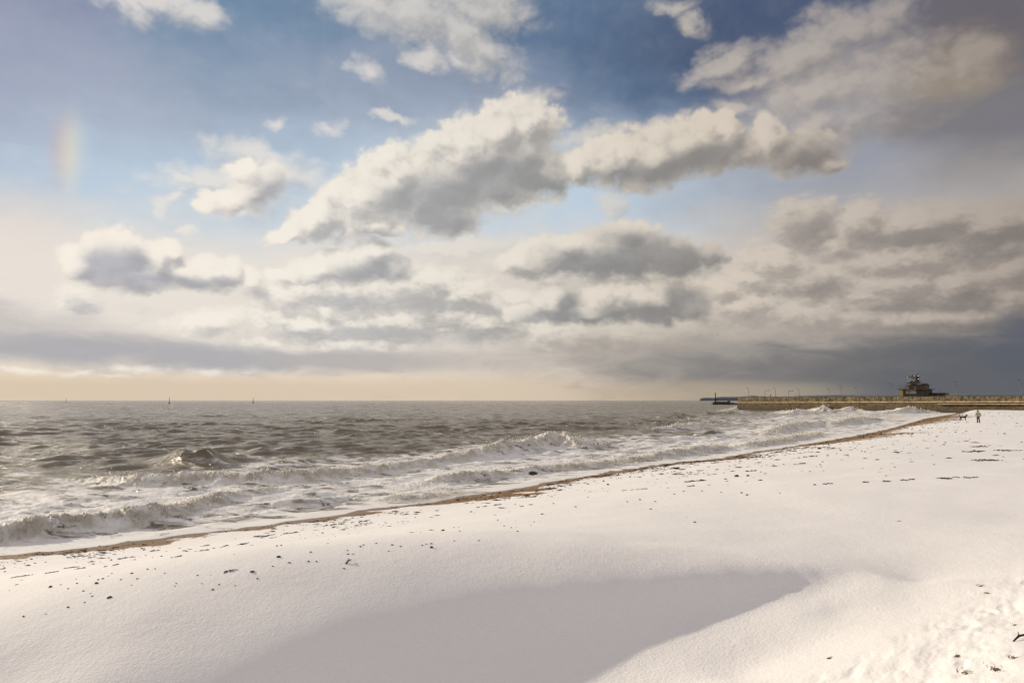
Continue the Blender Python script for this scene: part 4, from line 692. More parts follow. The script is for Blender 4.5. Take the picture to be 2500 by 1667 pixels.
# weathered panels of facing left on the parapet, and a second band below
rg = np.random.RandomState(5); mb = MB()
x = 1.5
while x < TOT - 3:
    wdt = rg.uniform(1.0, 5.5) if x < 40 else rg.uniform(0.7, 3.0); h0 = ledge(x) + rg.uniform(0.05, 0.5) + (rg.rand() < .3) * .5 * (x > 40); h1 = 5.42
    mb.box(x, x + wdt, (0.30 + 0.04 * rg.rand()) * ySgn, 0.50 * ySgn, h0, h1); x += wdt + rg.uniform(0.08, 0.5) * (1 + 3.5 * (x > 40) * rg.rand())
mb.build('facing_block', m_par, pier)['kind'] = 'stuff'
m_pale = simple("limewash_band", (0.42, 0.35, 0.24), (0.26, 0.20, 0.12), 0.6, 0.8)
strip(88, TOT, -1.30 * ySgn, -1.28 * ySgn, lambda x: ledge(x) - 1.05, lambda x: ledge(x) - 0.80, 0.2 * ySgn, 'string_course', m_pale, 12)

# ------------------------------------------------------------------ lamp posts
m_steel = simple("galvanised_steel", (0.16, 0.15, 0.14), (0.10, 0.095, 0.09), 2.0, 0.5, 0.4)
m_dark = simple("dark_iron", (0.02, 0.02, 0.02), (0.035, 0.03, 0.028), 2.0, 0.6)
def on_pier(d, off):
    """point on the line 'off' metres behind the wall face that lies in direction d"""
    q = A0 + NRM * off; M = np.array([[d[0], -U[0]], [d[1], -U[1]]]); k, t = np.linalg.solve(M, q)
    return np.array((d[0] * k, d[1] * k)), EYE + d[2] * k, k
def lamp_post(d, off, kind, label):
    p, ztop, k = on_pier(d, off)
    h = ztop - 5.15
    t = empty('lamp_post', (p[0], p[1], 5.15))
    tag(t, label, 'lamp post', 'lamp posts along the harbour wall')
    r = 0.085 if kind != 'thin' else 0.05
    MB().tube([(0, 0, 0), (0, 0, 0.5), (0, 0, h - (0.0 if kind == 'square' else 0.35))], [r * 1.7, r * 1.25, r * 0.8]).build('pole', m_steel, t, True)
    if kind == 'square':
        MB().tube([(0, 0, h - 0.05), (0.9, 0, h + 0.02), (1.75, 0, h + 0.06)], 0.07).build('arm', m_steel, t, True)
        MB().box(1.5, 2.15, -0.14, 0.14, h - 0.02, h + 0.16).bevel(0.04).build('lamp_head', m_dark, t)
    else:
        MB().tube([(0, 0, h - 0.40), (-0.05, 0, h - 0.15), (-0.22, 0, h), (-0.45, 0, h + 0.02)], 0.05).build('arm', m_steel, t, True)
        MB().box(-0.95, -0.42, -0.13, 0.13, h - 0.06, h + 0.08).bevel(0.03).build('lamp_head', m_dark, t)
    return t
for d, off, kind, label in LAMPS: lamp_post(d, off, kind, label)

# ------------------------------------------------------------------ port control tower
m_yel = simple("ochre_render", (0.40, 0.31, 0.12), (0.26, 0.19, 0.08), 1.2, 0.8)
m_olive = simple("weathered_olive_panel", (0.075, 0.068, 0.040), (0.04, 0.036, 0.024), 1.5, 0.8)
m_white = simple("dull_white_panel", (0.34, 0.32, 0.30), (0.24, 0.22, 0.21), 1.5, 0.6)
m_glass = simple("dark_window_glass", (0.012, 0.014, 0.016), (0.02, 0.022, 0.025), 1.0, 0.15)
m_rust = simple("rusty_deck_edge", (0.12, 0.06, 0.045), (0.06, 0.035, 0.03), 2.0, 0.8)
m_lampw = simple("lit_white_lamp", (0.8, 0.8, 0.8), (0.8, 0.8, 0.8), 1.0, 0.4, emit=(1.0, 0.97, 0.9, 3.0))
m_lampr = simple("lit_red_lamp", (0.8, 0.1, 0.1), (0.8, 0.1, 0.1), 1.0, 0.4, emit=(1.0, 0.25, 0.35, 3.0))
TX, TY = 143.3, 246.0; G = 0.1457
tower = empty('control_tower', (TX, TY, 5.15), math.atan2(TX, TY) * -1 + R(-14))
tag(tower, 'stepped ochre and black port control tower with radar mast behind the harbour wall', 'tower')
# local: x right, -y towards the beach, z up from the deck
def lx(px): return (px - 2235.0) * G * 1.03
def lz(py): return 4.2 + (977.0 - py) * G - 5.15
b = MB(); b.box(lx(2208), lx(2262), -4.0, 4.5, 0, lz(951.0)); b.build('ground_storey', m_olive, tower)
MB().box(lx(2207.6), lx(2214.5), -4.08, 4.3, lz(967), lz(951.4)).build('sunlit_corner_panel', m_yel, tower)  # sunlit left end of the storey, painted as a brighter ochre slice
b = MB(); b.box(lx(2215), lx(2221), -4.12, -3.9, 0, lz(954)); b.box(lx(2222), lx(2260), -4.10, -3.9, 0, lz(961.5)); o = b.build('doorway', m_glass, tower)
b = MB(); b.box(lx(2247), lx(2261.5), -4.14, -3.9, lz(960.5), lz(952)); b.build('shutter', m_olive, tower)
sp_ = MB().box(lx(2221.5), lx(2242.5), -4.25, -4.10, lz(961), lz(952.3)).build('sign_panel', m_white, tower)
b = MB()                                                   # round emblem: ring of eight petals round a dark centre
for k in range(8):
    a = k * math.pi / 4; b.ball((lx(2226.6) + 0.40 * math.cos(a), -4.27, lz(956.6) + 0.40 * math.sin(a)), 0.115, 1, (1, 0.3, 1))
b.ball((lx(2226.6), -4.27, lz(956.6)), 0.19, 2, (1, 0.3, 1)); b.build('emblem', m_glass, sp_)
b = MB().box(lx(2206.5), lx(2267), -4.9, 5.0, lz(951.0) + 0.003, lz(949.6)); b.build('balcony_deck', m_rust, tower)
def railing(x0, x1, y0, z, h, name='railing', n=10):
    b = MB()
    for k in range(n + 1): b.tube([(x0 + (x1 - x0) * k / n, y0, z), (x0 + (x1 - x0) * k / n, y0, z + h)], 0.03, 5)
    for q in (0.5, 1.0): b.tube([(x0, y0, z + h * q), (x1, y0, z + h * q)], 0.035, 5)
    return b.build(name, m_steel, tower)
railing(lx(2207), lx(2266), -4.8, lz(949.6), 0.95, n=18)
b = MB().box(lx(2221), lx(2258), -3.0, 3.2, lz(949.6), lz(940.6)); b.build('upper_storey', m_olive, tower)
for x0, x1 in ((2221.8, 2225.5), (2238, 2240.5)): MB().box(lx(x0), lx(x1), -3.12, -2.9, lz(949.3), lz(941)).build('sunlit_pilaster', m_yel, tower)  # sunlight on the upper storey painted as ochre strips
for x0, x1 in ((2228, 2231), (2232.5, 2236), (2242, 2246), (2248, 2251)):
    MB().box(lx(x0), lx(x1), -3.08, -2.9, lz(947), lz(943)).build('window', m_glass, tower)
b = MB().box(lx(2219), lx(2262), -3.8, 4.0, lz(940.6) + 0.003, lz(939.8)); b.build('upper_deck', m_dark, tower)
railing(lx(2219.5), lx(2240), -3.7, lz(939.8), 0.8, n=8)
b = MB().box(lx(2219.5), lx(2228), -2.2, 2.2, lz(939.8) + 0.003, lz(930), (0.25, 0.2)); b.build('lookout_cabin', m_white, tower)
MB().box(lx(2220.6), lx(2226.6), -2.17, -1.9, lz(936.5), lz(933)).build('window', m_glass, tower)
b = MB().box(lx(2228.2), lx(2242), -1.9, 2.2, lz(939.8) + 0.004, lz(930.5)); b.build('plant_room', m_dark, tower)
b = MB().box(lx(2242.2), lx(2257), -2.6, 2.6, lz(939.8) + 0.003, lz(936.2)); b.build('roof_box', m_olive, tower)
MB().box(lx(2243), lx(2251), -2.68, -2.5, lz(939), lz(937.4)).build('window', m_white, tower)
b = MB().box(lx(2258.5), lx(2262.5), -3.4, -1.0, lz(949.6) + 0.002, lz(945)); b.build('side_locker', m_dark, tower)
b = MB().box(lx(2236.6), lx(2242.2), -0.8, 0.8, lz(930.5), lz(916), (0.12, 0.1)); b.build('mast_column', m_olive, tower)
struts = []
for sx in (2221.8, 2233.5):
    for y_ in (-0.9, 0.9): struts.append(((lx(sx + (1.2 if sx < 2230 else -0.2)), y_, lz(930)), (lx(sx + 3), y_, lz(921)), 0.07))
struts += [((lx(2222), -1.0, lz(930)), (lx(2236), -1.0, lz(921.5)), 0.05), ((lx(2236.6), -0.9, lz(930)), (lx(2230), -0.9, lz(921.5)), 0.08),
           ((lx(2214.5), -3.0, lz(949.6)), (lx(2222.5), -1.2, lz(930.2)), 0.07), ((lx(2216.5), -2.2, lz(949.6)), (lx(2223.2), -0.9, lz(930.2)), 0.05), ((lx(2243), -0.4, lz(926)), (lx(2248), -1.2, lz(936)), 0.04)]
for p_, q_, r_ in struts: MB().tube([p_, q_], r_, 6).build('strut', m_steel, tower)
b = MB().box(lx(2221), lx(2242.5), -1.4, 1.4, lz(921.5), lz(920)); b.build('mast_platform', m_dark, tower)
b = MB()
for k in range(7): b.tube([(lx(2222 + 3.3 * k), -1.3, lz(920)), (lx(2222 + 3.3 * k), -1.3, lz(917.2))], 0.03, 5)
b.tube([(lx(2222), -1.3, lz(917.2)), (lx(2242), -1.3, lz(917.2))], 0.035, 5); b.build('railing', m_steel, tower)
b = MB().tube([(lx(2228.8), 0, lz(920)), (lx(2228.8), 0, lz(912.5))], [0.16, 0.08], 8); b.build('radar_post', m_dark, tower)
b = MB().box(lx(2219.5), lx(2236.5), -0.16, 0.16, lz(912.6), lz(911.2)).bevel(0.05); b.build('radar_scanner', m_white, tower)
b = MB().tube([(lx(2240.5), 0, lz(916)), (lx(2240.5), 0, lz(912))], 0.05, 6).ball((lx(2240.5), 0, lz(914.5)), 0.28, 1); b.build('aerial', m_dark, tower)
for px_, py_, mm in ((2235.4, 918.6, m_lampr), (2243.6, 917.8, m_lampw), (2243.6, 925.4, m_lampw), (2221.4, 921.4, m_lampw)):
    MB().ball((lx(px_), -1.5, lz(py_)), 0.085 if py_ != 921.4 else 0.06, 1).build('signal_light', mm, tower, True)
# low annex beside the tower
annex = empty('pier_store', (TX + 8.6 * 0.86, TY - 8.6 * 0.5 + 2, 5.15), tower.rotation_euler.z)
tag(annex, 'low flat roofed store with a dark fascia to the right of the control tower', 'shed')
MB().box(-3.9, 1.9 * 0.9, -2.2, 2.2, 0, 0.95).build('wall', m_yel, annex)
MB().box(-4.1, 1.95, -2.5, 2.4, 0.953, 1.62).build('roof', m_dark, annex)
MB().box(-1.9, -0.9, -2.26, -2.1, 0.05, 0.85).build('door', m_glass, annex); MB().box(0.1, 0.8, -2.26, -2.1, 0.05, 0.85).build('window', m_glass, annex)
MB().tube([(-0.2, 0, 1.6), (-0.2, 0, 2.9), (-0.45, 0, 3.05)], 0.05, 6).build('roof_post', m_dark, annex)

# ------------------------------------------------------------------ far coast
def hills_material():
    m, w = new_mat("far_hillside_haze_tint"); tc = w.node('ShaderNodeNewGeometry').outputs['Position']
    n = w.noise(tc, 0.004, 6, 0.6)
    z = w.node('ShaderNodeSeparateXYZ', i0=tc).outputs[2]
    c = w.mix(w.step(n, 0.4, 0.6), (0.10, 0.125, 0.16, 1), (0.12, 0.145, 0.165, 1))  # haze blue is put into the hillside colour; no air volume is built
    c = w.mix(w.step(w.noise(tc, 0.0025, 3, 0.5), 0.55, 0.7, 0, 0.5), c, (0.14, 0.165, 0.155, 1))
    finish(w, principled(w, c, 0.9).outputs[0]); return m
C = np.array(COAST); n = len(C); fine = []
rg = np.random.RandomState(3)
for i in range(n - 1):
    for t in np.linspace(0, 1, 10, endpoint=False): fine.append(C[i] * (1 - t) + C[i + 1] * t)
fine = np.array(fine); hx = fine[:, :2]; out = hx / np.hypot(hx[:, 0], hx[:, 1])[:, None]
hz = fine[:, 2] + np.concatenate([[0] * 12, rg.uniform(-1.0, 1.6, len(fine) - 12)]) 
rows_d = [0, 12, 60, 180, 420, 900, 1600]; rows_h = [0.0, 0.55, 0.8, 0.97, 1.0, 0.8, 0.0]
Xh = np.stack([hx[:, 0] + out[:, 0] * q for q in rows_d]); Yh = np.stack([hx[:, 1] + out[:, 1] * q for q in rows_d])
Zh = np.stack([np.where(hz > 0, hz, 0) * q - (1.0 if q == 0 else 0) for q in rows_h])
Zh[-1] = -5; Zh[0] = -3
tag(link_mesh("hills", grid_mesh("hills", Xh, Yh, Zh), hills_material()), kind='structure')

# ------------------------------------------------------------------ beacon on its low platform, beyond the pier end
def at_depth(px, py, Y):
    t = R(4.856); u = (px - 1250) / 1689.0; v = (833.5 - py) / 1689.0
    return Y
BX, BY = 192.0, 655.0; g2 = 655.0 / 1689 * 1.0
bc = empty('beacon_platform', (BX, BY, 0), 0)
tag(bc, 'black beacon mast on a low barge shaped platform beyond the pier end', 'beacon')
qx = lambda px: (px - 1745.0) * g2; qz = lambda py: 4.2 + (977 - py) * g2
b = MB(); b.box(qx(1733), qx(1781), -3.5, 3.5, -1.0, qz(983), (1.5, .5)); b.box(qx(1738), qx(1780), -3.0, 3.0, qz(983) + .003, qz(980.2), (1.2, .6)); b.ball((qx(1777), 0, qz(980.8)), 1.5, 2, (1.2, 1, .7)); b.build('platform', m_dark, bc)
b = MB(); b.tube([(0, 0, qz(981)), (0, 0, qz(975)), (0, 0, qz(966)), (0, 0, qz(960))], [0.75, 0.7, 0.45, 0.5]); b.build('mast', m_dark, bc)
b = MB(); b.tube([(0, 0, qz(976.6)), (0, 0, qz(974.4))], [0.6, 1.6], 12); b.box(-2.2, 2.2, -1.6, 1.6, qz(974.4) + .002, qz(973.8)); b.build('gallery', m_dark, bc)
b = MB(); b.ball((0, 0, qz(959.5)), 0.42, 2); b.tube([(0, 0, qz(959.5)), (0, 0, qz(957.8))], 0.08, 6); b.build('lantern', m_dark, bc)
for p_, q_, r_ in ((1.2, 2.6, .16), (-1.2, -1.6, .1)): MB().tube([(p_, 0, qz(974.6)), (q_, 0, qz(980.4))], r_, 6).build('brace', m_dark, bc)
MB().box(qx(1767.5), qx(1770.0), -3.3, -2.7, qz(982.6), qz(981.2)).build('marker_board', m_white, bc)
rk = MB()
for i, (px_, r_) in enumerate(((1784, 1.1), (1787, 1.5), (1790, 1.3), (1793.5, 1.2))): rk.ball((qx(px_), 0, 0.3), r_ * 1.5, 2, (1.4, 1, 0.75), 0.12, i)
ro = rk.build('rock_reef', m_dark); ro.location = (BX, BY, 0); tag(ro, 'low line of black rocks between the beacon platform and the pier', 'rocks')

# ------------------------------------------------------------------ buoys
m_yb = simple("faded_yellow_paint", (0.55, 0.42, 0.06), (0.45, 0.33, 0.05), 2.0, 0.5)
m_blk = simple("black_buoy_paint", (0.02, 0.018, 0.018), (0.03, 0.028, 0.026), 2.0, 0.5)
for i, (d0, d1, label) in enumerate(BUOYS):
    k = -EYE / d0[2]; x, y = d0[0] * k, d0[1] * k; h = EYE + d1[2] * k
    t = empty('navigation_buoy', (x, y, 0.0)); tag(t, label, 'buoy', 'buoys on the horizon')
    wd_ = (0.5, 0.75, 1.2)[i]
    MB().tube([(0, 0, -0.6), (0, 0, 0.2), (0, 0, 0.9), (0, 0, 1.3)], [wd_ * .9, wd_ * 1.6, wd_ * 1.4, wd_ * 0.5], 14).build('float', m_blk, t, True)
    b = MB()
    for a in range(4):
        c_, s_ = math.cos(a * math.pi / 2 + .7), math.sin(a * math.pi / 2 + .7)
        b.tube([(wd_ * .75 * c_, wd_ * .75 * s_, 1.0), (0.22 * c_, 0.22 * s_, h * 0.72)], 0.08, 6)
    for q in (0.35, 0.55): b.tube([(-wd_ * .5 * (1 - q), 0, 1 + (h * .7 - 1) * q), (wd_ * .5 * (1 - q), 0, 1 + (h * .7 - 1) * q)], 0.1, 6)
    b.tube([(0, 0, h * 0.4), (0, 0, h * .8)], 0.12, 8); b.build('lattice_tower', m_blk, t)
    MB().tube([(0, 0, h * 0.74), (0, 0, h * 0.80), (0, 0, h)], [0.14, 0.36, 0.16] if i != 1 else [0.14, 0.40, 0.30], 10).build('topmark', m_yb if i == 1 else m_blk, t, True)

# ------------------------------------------------------------------ gulls
m_gull = simple("gull_feathers", (0.10, 0.10, 0.11), (0.16, 0.16, 0.17), 4.0, 0.8)
for i, (d, dist) in enumerate(BIRDS):
    L_ = math.sqrt(sum(q * q for q in d)); p = [q / L_ * dist for q in d]
    t = empty('gull', (p[0], p[1], EYE + p[2]), R((20, -60, 100, 40, -30, 75)[i])); tag(t, ('gull flying below the right hand clouds, largest of the specks', 'gull speck at the right end of the lower middle cloud', 'gull speck under the lower middle cloud', 'lowest gull speck above the left part of the pier', 'gull speck high above the control tower', 'faint farthest gull speck among the right hand clouds')[i], 'bird', 'gulls in the sky')
    MB().tube([(-0.36, 0, 0.02), (-0.22, 0, 0), (0, 0, 0), (0.17, 0, 0.02), (0.27, 0, 0.03), (0.36, 0, 0.0)], [0.015, 0.06, 0.095, 0.07, 0.055, 0.012], 10).build('body', m_gull, t, True)
    fl = (0.28, -0.1, 0.4, 0.2, 0.35, 0.1)[i]
    for s_ in (-1, 1):
        b = MB(); pts = [(0.05, 0.06 * s_, 0.03), (0.07, 0.35 * s_, 0.03 + fl * .5), (-0.02, 0.75 * s_, 0.03 + fl * .35)]
        b.tube([(0.0, 0.05 * s_, 0.03), (0.06, 0.34 * s_, 0.03 + fl * .5), (-0.08, 0.72 * s_, 0.03 + fl * .3)], [0.085, 0.07, 0.012], 8)
        for v in b.bm.verts: v.co.z = v.co.z  # wings stay a few centimetres thick
        b.build('wing', m_gull, t, True)

# ------------------------------------------------------------------ skinned figures
def skin(name, verts, edges, radii, mat, parent=None, root=0, sub=2):
    me = bpy.data.meshes.new(name); me.from_pydata(verts, edges, [])
    o = link_mesh(name, me, mat, parent, False)
    md = o.modifiers.new("skin", 'SKIN'); md.use_smooth_shade = True
    for i, r in enumerate(radii):
        sv = me.skin_vertices[0].data[i]; sv.radius = (r, r) if not isinstance(r, tuple) else r; sv.use_root = (i == root)
    sb = o.modifiers.new("subsurf", 'SUBSURF'); sb.levels = sub; sb.render_levels = sub
    return o
m_skin = simple("skin", (0.42, 0.26, 0.19), (0.46, 0.29, 0.21), 8.0, 0.6)
m_jacket = simple("beige_padded_jacket", (0.50, 0.43, 0.31), (0.40, 0.34, 0.24), 5.0, 0.85, bumpd=0.02)
m_trouser = simple("black_trousers", (0.016, 0.015, 0.017), (0.024, 0.022, 0.024), 6.0, 0.9)
m_hat = simple("black_knitted_hat", (0.014, 0.013, 0.014), (0.022, 0.02, 0.02), 12.0, 0.95)
m_boot = simple("black_boots", (0.012, 0.011, 0.011), (0.02, 0.018, 0.018), 8.0, 0.6)
def make_person(loc, rz, label, jacket, small=False):
    t = empty('person', loc, rz); tag(t, label, 'person')
    # one body under the clothes: pelvis root, spine, neck, head, arms with hands, legs (local: facing +y)
    V = [(0, 0, .95), (0, .0, 1.18), (0, .01, 1.38), (0, .01, 1.50), (0, .02, 1.60), (0, .03, 1.70)]
    Rr = [(.15, .11), (.14, .10), (.15, .10), (.055, .055), (.085, .095), (.07, .08)]
    E = [(0, 1), (1, 2), (2, 3), (3, 4), (4, 5)]
    for s in (-1, 1):
        b0 = len(V)
        V += [(.19 * s, 0, 1.40), (.29 * s, -.05, 1.14), (.26 * s, .06, .93), (.20 * s, .11, .86)]; Rr += [.06, .045, .035, (.035, .02)]
        E += [(2, b0), (b0, b0 + 1), (b0 + 1, b0 + 2), (b0 + 2, b0 + 3)]
        for f in range(4):                                  # fingers curled inside the pockets
            c = len(V); V += [(.19 * s - .012 * f * s, .15 + .006 * f, .83 + .004 * f), (.15 * s - .008 * f * s, .17, .80 + .006 * f)]; Rr += [.009, .008]; E += [(b0 + 3, c), (c, c + 1)]
        c = len(V); V += [(.16 * s, .10, .87), (.135 * s, .12, .85)]; Rr += [.011, .009]; E += [(b0 + 3, c), (c, c + 1)]
    for s, kf, ff in ((-1, .02, .03), (1, .09, -.12)):
        b0 = len(V); V += [(.10 * s, 0, .86), (.10 * s + .01, kf, .50), (.10 * s + .02 * s, ff, .10), (.10 * s + .04 * s, ff + .13, .05)]; Rr += [.085, .055, .042, .035]
        E += [(0, b0), (b0, b0 + 1), (b0 + 1, b0 + 2), (b0 + 2, b0 + 3)]
    # face on the far side of the head
    c = len(V); V += [(0, .115, 1.625), (.0, .13, 1.60)]; Rr += [.018, .012]; E += [(4, c), (c, c + 1)]
    skin('body', V, E, Rr, m_skin, t)
    J = [(0, 0, .80), (0, 0, 1.03), (0, .0, 1.25), (0, .01, 1.38), (0, .0, 1.53)]; JR = [(.215, .16), (.205, .158), (.205, .15), (.19, .13), (.082, .078)]; JE = [(0, 1), (1, 2), (2, 3), (3, 4)]
    for s in (-1, 1):
        b0 = len(J); J += [(.20 * s, 0, 1.385), (.31 * s, -.06, 1.14), (.285 * s, .04, .96), (.24 * s, .08, .90)]; JR += [.095, .085, .068, .06]; JE += [(3, b0), (b0, b0 + 1), (b0 + 1, b0 + 2), (b0 + 2, b0 + 3)]
    skin('jacket', J, JE, JR, jacket, t)
    T = [(0, 0, .97)]; TR = [(.17, .135)]; TE = []
    for s, kf, ff in ((-1, .02, .03), (1, .09, -.12)):
        b0 = len(T); T += [(.095 * s, 0, .80), (.10 * s + .01 * s, kf, .50), (.115 * s, ff, .02)]; TR += [.112, .085, .074]; TE += [(0, b0), (b0, b0 + 1), (b0 + 1, b0 + 2)]
        skin('boot', [(.115 * s, ff - .04, .06), (.125 * s, ff + .08, .05), (.14 * s, ff + .19, .04)], [(0, 1), (1, 2)], [(.075, .075), (.06, .055), (.055, .04)], m_boot, t)
    skin('trousers', T, TE, TR, m_trouser, t)
    skin('hat', [(0, .0, 1.52), (0, .0, 1.62), (0, .015, 1.70), (0, .01, 1.80)], [(0, 1), (1, 2), (2, 3)], [(.095, .085), (.112, .112), (.118, .125), (.06, .065)], m_hat, t)
    return t
(wx, wy, wz, _k), (dx_, dy_, dz_, _k2) = hits([WALKER, DOG])
make_person((wx, wy, float(terrain(np.array([wx]), np.array([wy]))[0]) - 0.01), R(-20), 'person in a beige jacket and black hat walking away across the snow', m_jacket)
pp, _z, _kk = on_pier((0.37240, 1.0, 0.0), 3.0)
m_navy = simple("dark_coat", (0.018, 0.018, 0.022), (0.028, 0.026, 0.03), 5.0, 0.9)
make_person((float(pp[0]), float(pp[1]), 5.15), R(70), 'tiny dark figure standing on the harbour wall between two lamp posts', m_navy)

# dog standing side on, head to the right, tail curled up
dog_t = empty('dog', (dx_, dy_, float(terrain(np.array([dx_]), np.array([dy_]))[0]) - 0.01), R(-12))
tag(dog_t, 'dark dog with a curled tail standing beside the walker on the snow', 'dog')
dog_t.scale = (1.22, 1.22, 1.22)
m_fur = simple("dark_brown_fur", (0.020, 0.013, 0.012), (0.034, 0.020, 0.017), 14.0, 0.95, bumpd=0.02)
V = [(-.30, 0, .56), (-.12, 0, .545), (.08, 0, .53), (.25, 0, .55), (.36, 0, .66), (.44, 0, .80), (.52, 0, .80), (.63, 0, .765)]
Rr = [(.105, .10), (.10, .10), (.11, .125), (.115, .135), (.085, .09), (.075, .075), (.06, .055), (.03, .028)]
E = [(i, i + 1) for i in range(7)]
c = len(V); V += [(-.40, 0, .60), (-.47, 0, .70), (-.47, 0, .81), (-.40, 0, .86), (-.33, 0, .83)]; Rr += [.05, .04, .035, .032, .022]; E += [(0, c), (c, c + 1), (c + 1, c + 2), (c + 2, c + 3), (c + 3, c + 4)]
for s, o1, o2 in ((-1, 0.0, 0.0), (1, -.06, .05)):
    c = len(V)      # hind leg: stifle forward, hock back, upright shank, paw
    V += [(-.31 + o1 * .3, .08 * s, .47), (-.25 + o1, .09 * s, .34), (-.37 + o1, .09 * s, .20), (-.34 + o1, .09 * s, .05), (-.29 + o1, .09 * s, .03)]; Rr += [.075, .055, .033, .028, .026]
    E += [(0, c), (c, c + 1), (c + 1, c + 2), (c + 2, c + 3), (c + 3, c + 4)]
    c = len(V)      # fore leg
    V += [(.26, .075 * s, .45), (.23 + o2 * .5, .08 * s, .33), (.26 + o2, .08 * s, .19), (.26 + o2, .08 * s, .05), (.31 + o2, .08 * s, .03)]; Rr += [.065, .042, .032, .027, .026]
    E += [(3, c), (c, c + 1), (c + 1, c + 2), (c + 2, c + 3), (c + 3, c + 4)]
    c = len(V); V += [(.43, .05 * s, .875), (.42, .065 * s, .93)]; Rr += [.028, .012]; E += [(5, c), (c, c + 1)]      # ear
skin('body', V, E, Rr, m_fur, dog_t)

# ------------------------------------------------------------------ stones, weed, driftwood on the snow
def stone_mesh(seed, flat):
    rg = np.random.RandomState(seed); bm = bmesh.new(); bmesh.ops.create_icosphere(bm, subdivisions=2, radius=1.0)
    ax = rg.normal(size=(5, 3)); ax /= np.linalg.norm(ax, axis=1)[:, None]; cut = rg.uniform(0.55, 0.9, 5)
    for v in bm.verts:
        p = np.array(v.co)
        for a, c in zip(ax, cut):
            d = p @ a
            if d > c: p = p - a * (d - c) * 0.9
        p = p * (1 + 0.06 * rg.uniform(-1, 1)); v.co = (p[0] * 1.15, p[1] * 0.9, p[2] * flat)
    me = bpy.data.meshes.new("beach_stone"); bm.to_mesh(me); bm.free(); return me
m_stone = simple("dark_wet_stone", (0.030, 0.022, 0.017), (0.060, 0.045, 0.034), 9.0, 0.75)
m_stone2 = simple("brown_stone", (0.075, 0.05, 0.032), (0.045, 0.03, 0.02), 9.0, 0.8)
protos = []
for i in range(6):
    me_ = stone_mesh(50 + i, (0.75, 0.6, 0.9, 0.5, 0.8, 0.65)[i]); me_.materials.append(m_stone if i != 3 else m_stone2); protos.append(me_)
rs = random.Random(11)
def stone(x, y, z, r, label, group):
    o = bpy.data.objects.new('beach_stone', protos[rs.randrange(6)]); COL.objects.link(o)
    o.location = (x, y, z + r * 0.18); o.scale = (r * rs.uniform(.9, 1.4), r * rs.uniform(.8, 1.2), r * rs.uniform(.8, 1.15)); o.rotation_euler = (rs.uniform(-.3, .3), rs.uniform(-.3, .3), rs.uniform(0, 6.28))
    return tag(o, label, 'stone', group)
GS = 'small stones scattered on the snow'
hb = hits([d for d, r, l in BIG_STONES])
for (d, r, l), (x, y, z, k) in zip(BIG_STONES, hb): stone(x, y, z, 0.8 * r * k / 1689.0, l, GS)
hs = hits(STONES)
def zone(x, y, tiny):
    a = math.degrees(math.atan2(x, y)); k = math.hypot(x, y)
    what = 'tiny dark pebble' if tiny else 'small dark stone'
    if a < -30: w_ = 'at the far left edge of the snow, close to the surf' if k > 15 else 'low in the scatter at the left edge of the snow'
    elif a < -23: w_ = 'in the left scatter, just inland of the sand strip' if k > 15 else 'in the left scatter, nearest the camera'
    elif a < -15: w_ = 'below the long brown weed drift' if k > 17 else 'around the tangle of weed and the largest stone'
    elif a < -8: w_ = 'between the dark weed heap and the sand edge' if k > 20 else 'in the loose cluster above the thin stick'
    elif a < 2: w_ = 'beside the wide sand patch left of centre' if k > 24 else 'on clean snow below the wide sand patch'
    elif a < 14: w_ = 'between the surf and the black weed patch' if k > 32 else 'around and below the black weed patch'
    elif a < 26: w_ = 'on the beach inland of the far sand patches' if k > 40 else 'beside the dashed line of weed'
    else: w_ = 'on the far beach below the walker and dog' if k < 75 else 'on the far beach near the harbour wall'
    return what + ' ' + w_
for x, y, z, k in hs: stone(x, y, z, rs.uniform(1.5, 3.0) * k / 1689.0, zone(x, y, False), GS)
# scatter of further little stones, thickest near the sand and on the far beach
rg = np.random.RandomState(77); cand = []
while len(cand) < 80:
    i = rg.randint(6, len(SHORE) - 4); t = rg.rand(); a = np.array(SHORE[i]); b_ = np.array(SHORE[i + 1]); tt = (b_ - a) / np.hypot(*(b_ - a)); nn = np.array([tt[1], -tt[0]])
    wgt = np.hypot(*(b_ - a)) * (0.4 if i < 18 else 1.0)
    if rg.rand() > wgt / 8: continue
    s_ = 0.6 + rg.exponential(2.4 if i < 18 else 5.0)
    p = a + (b_ - a) * t + nn * s_
    if abs(math.atan2(p[0], p[1])) < R(37.5) and p[1] > 9 and np.hypot(*p) < 95: cand.append(p)
cand = np.array(cand); cz = terrain(cand[:, 0], cand[:, 1])
for (x, y), z in zip(cand, cz):
    k = math.hypot(x, y); stone(float(x), float(y), float(z), rs.uniform(1.1, 2.4) * k / 1689.0, zone(float(x), float(y), True), GS)

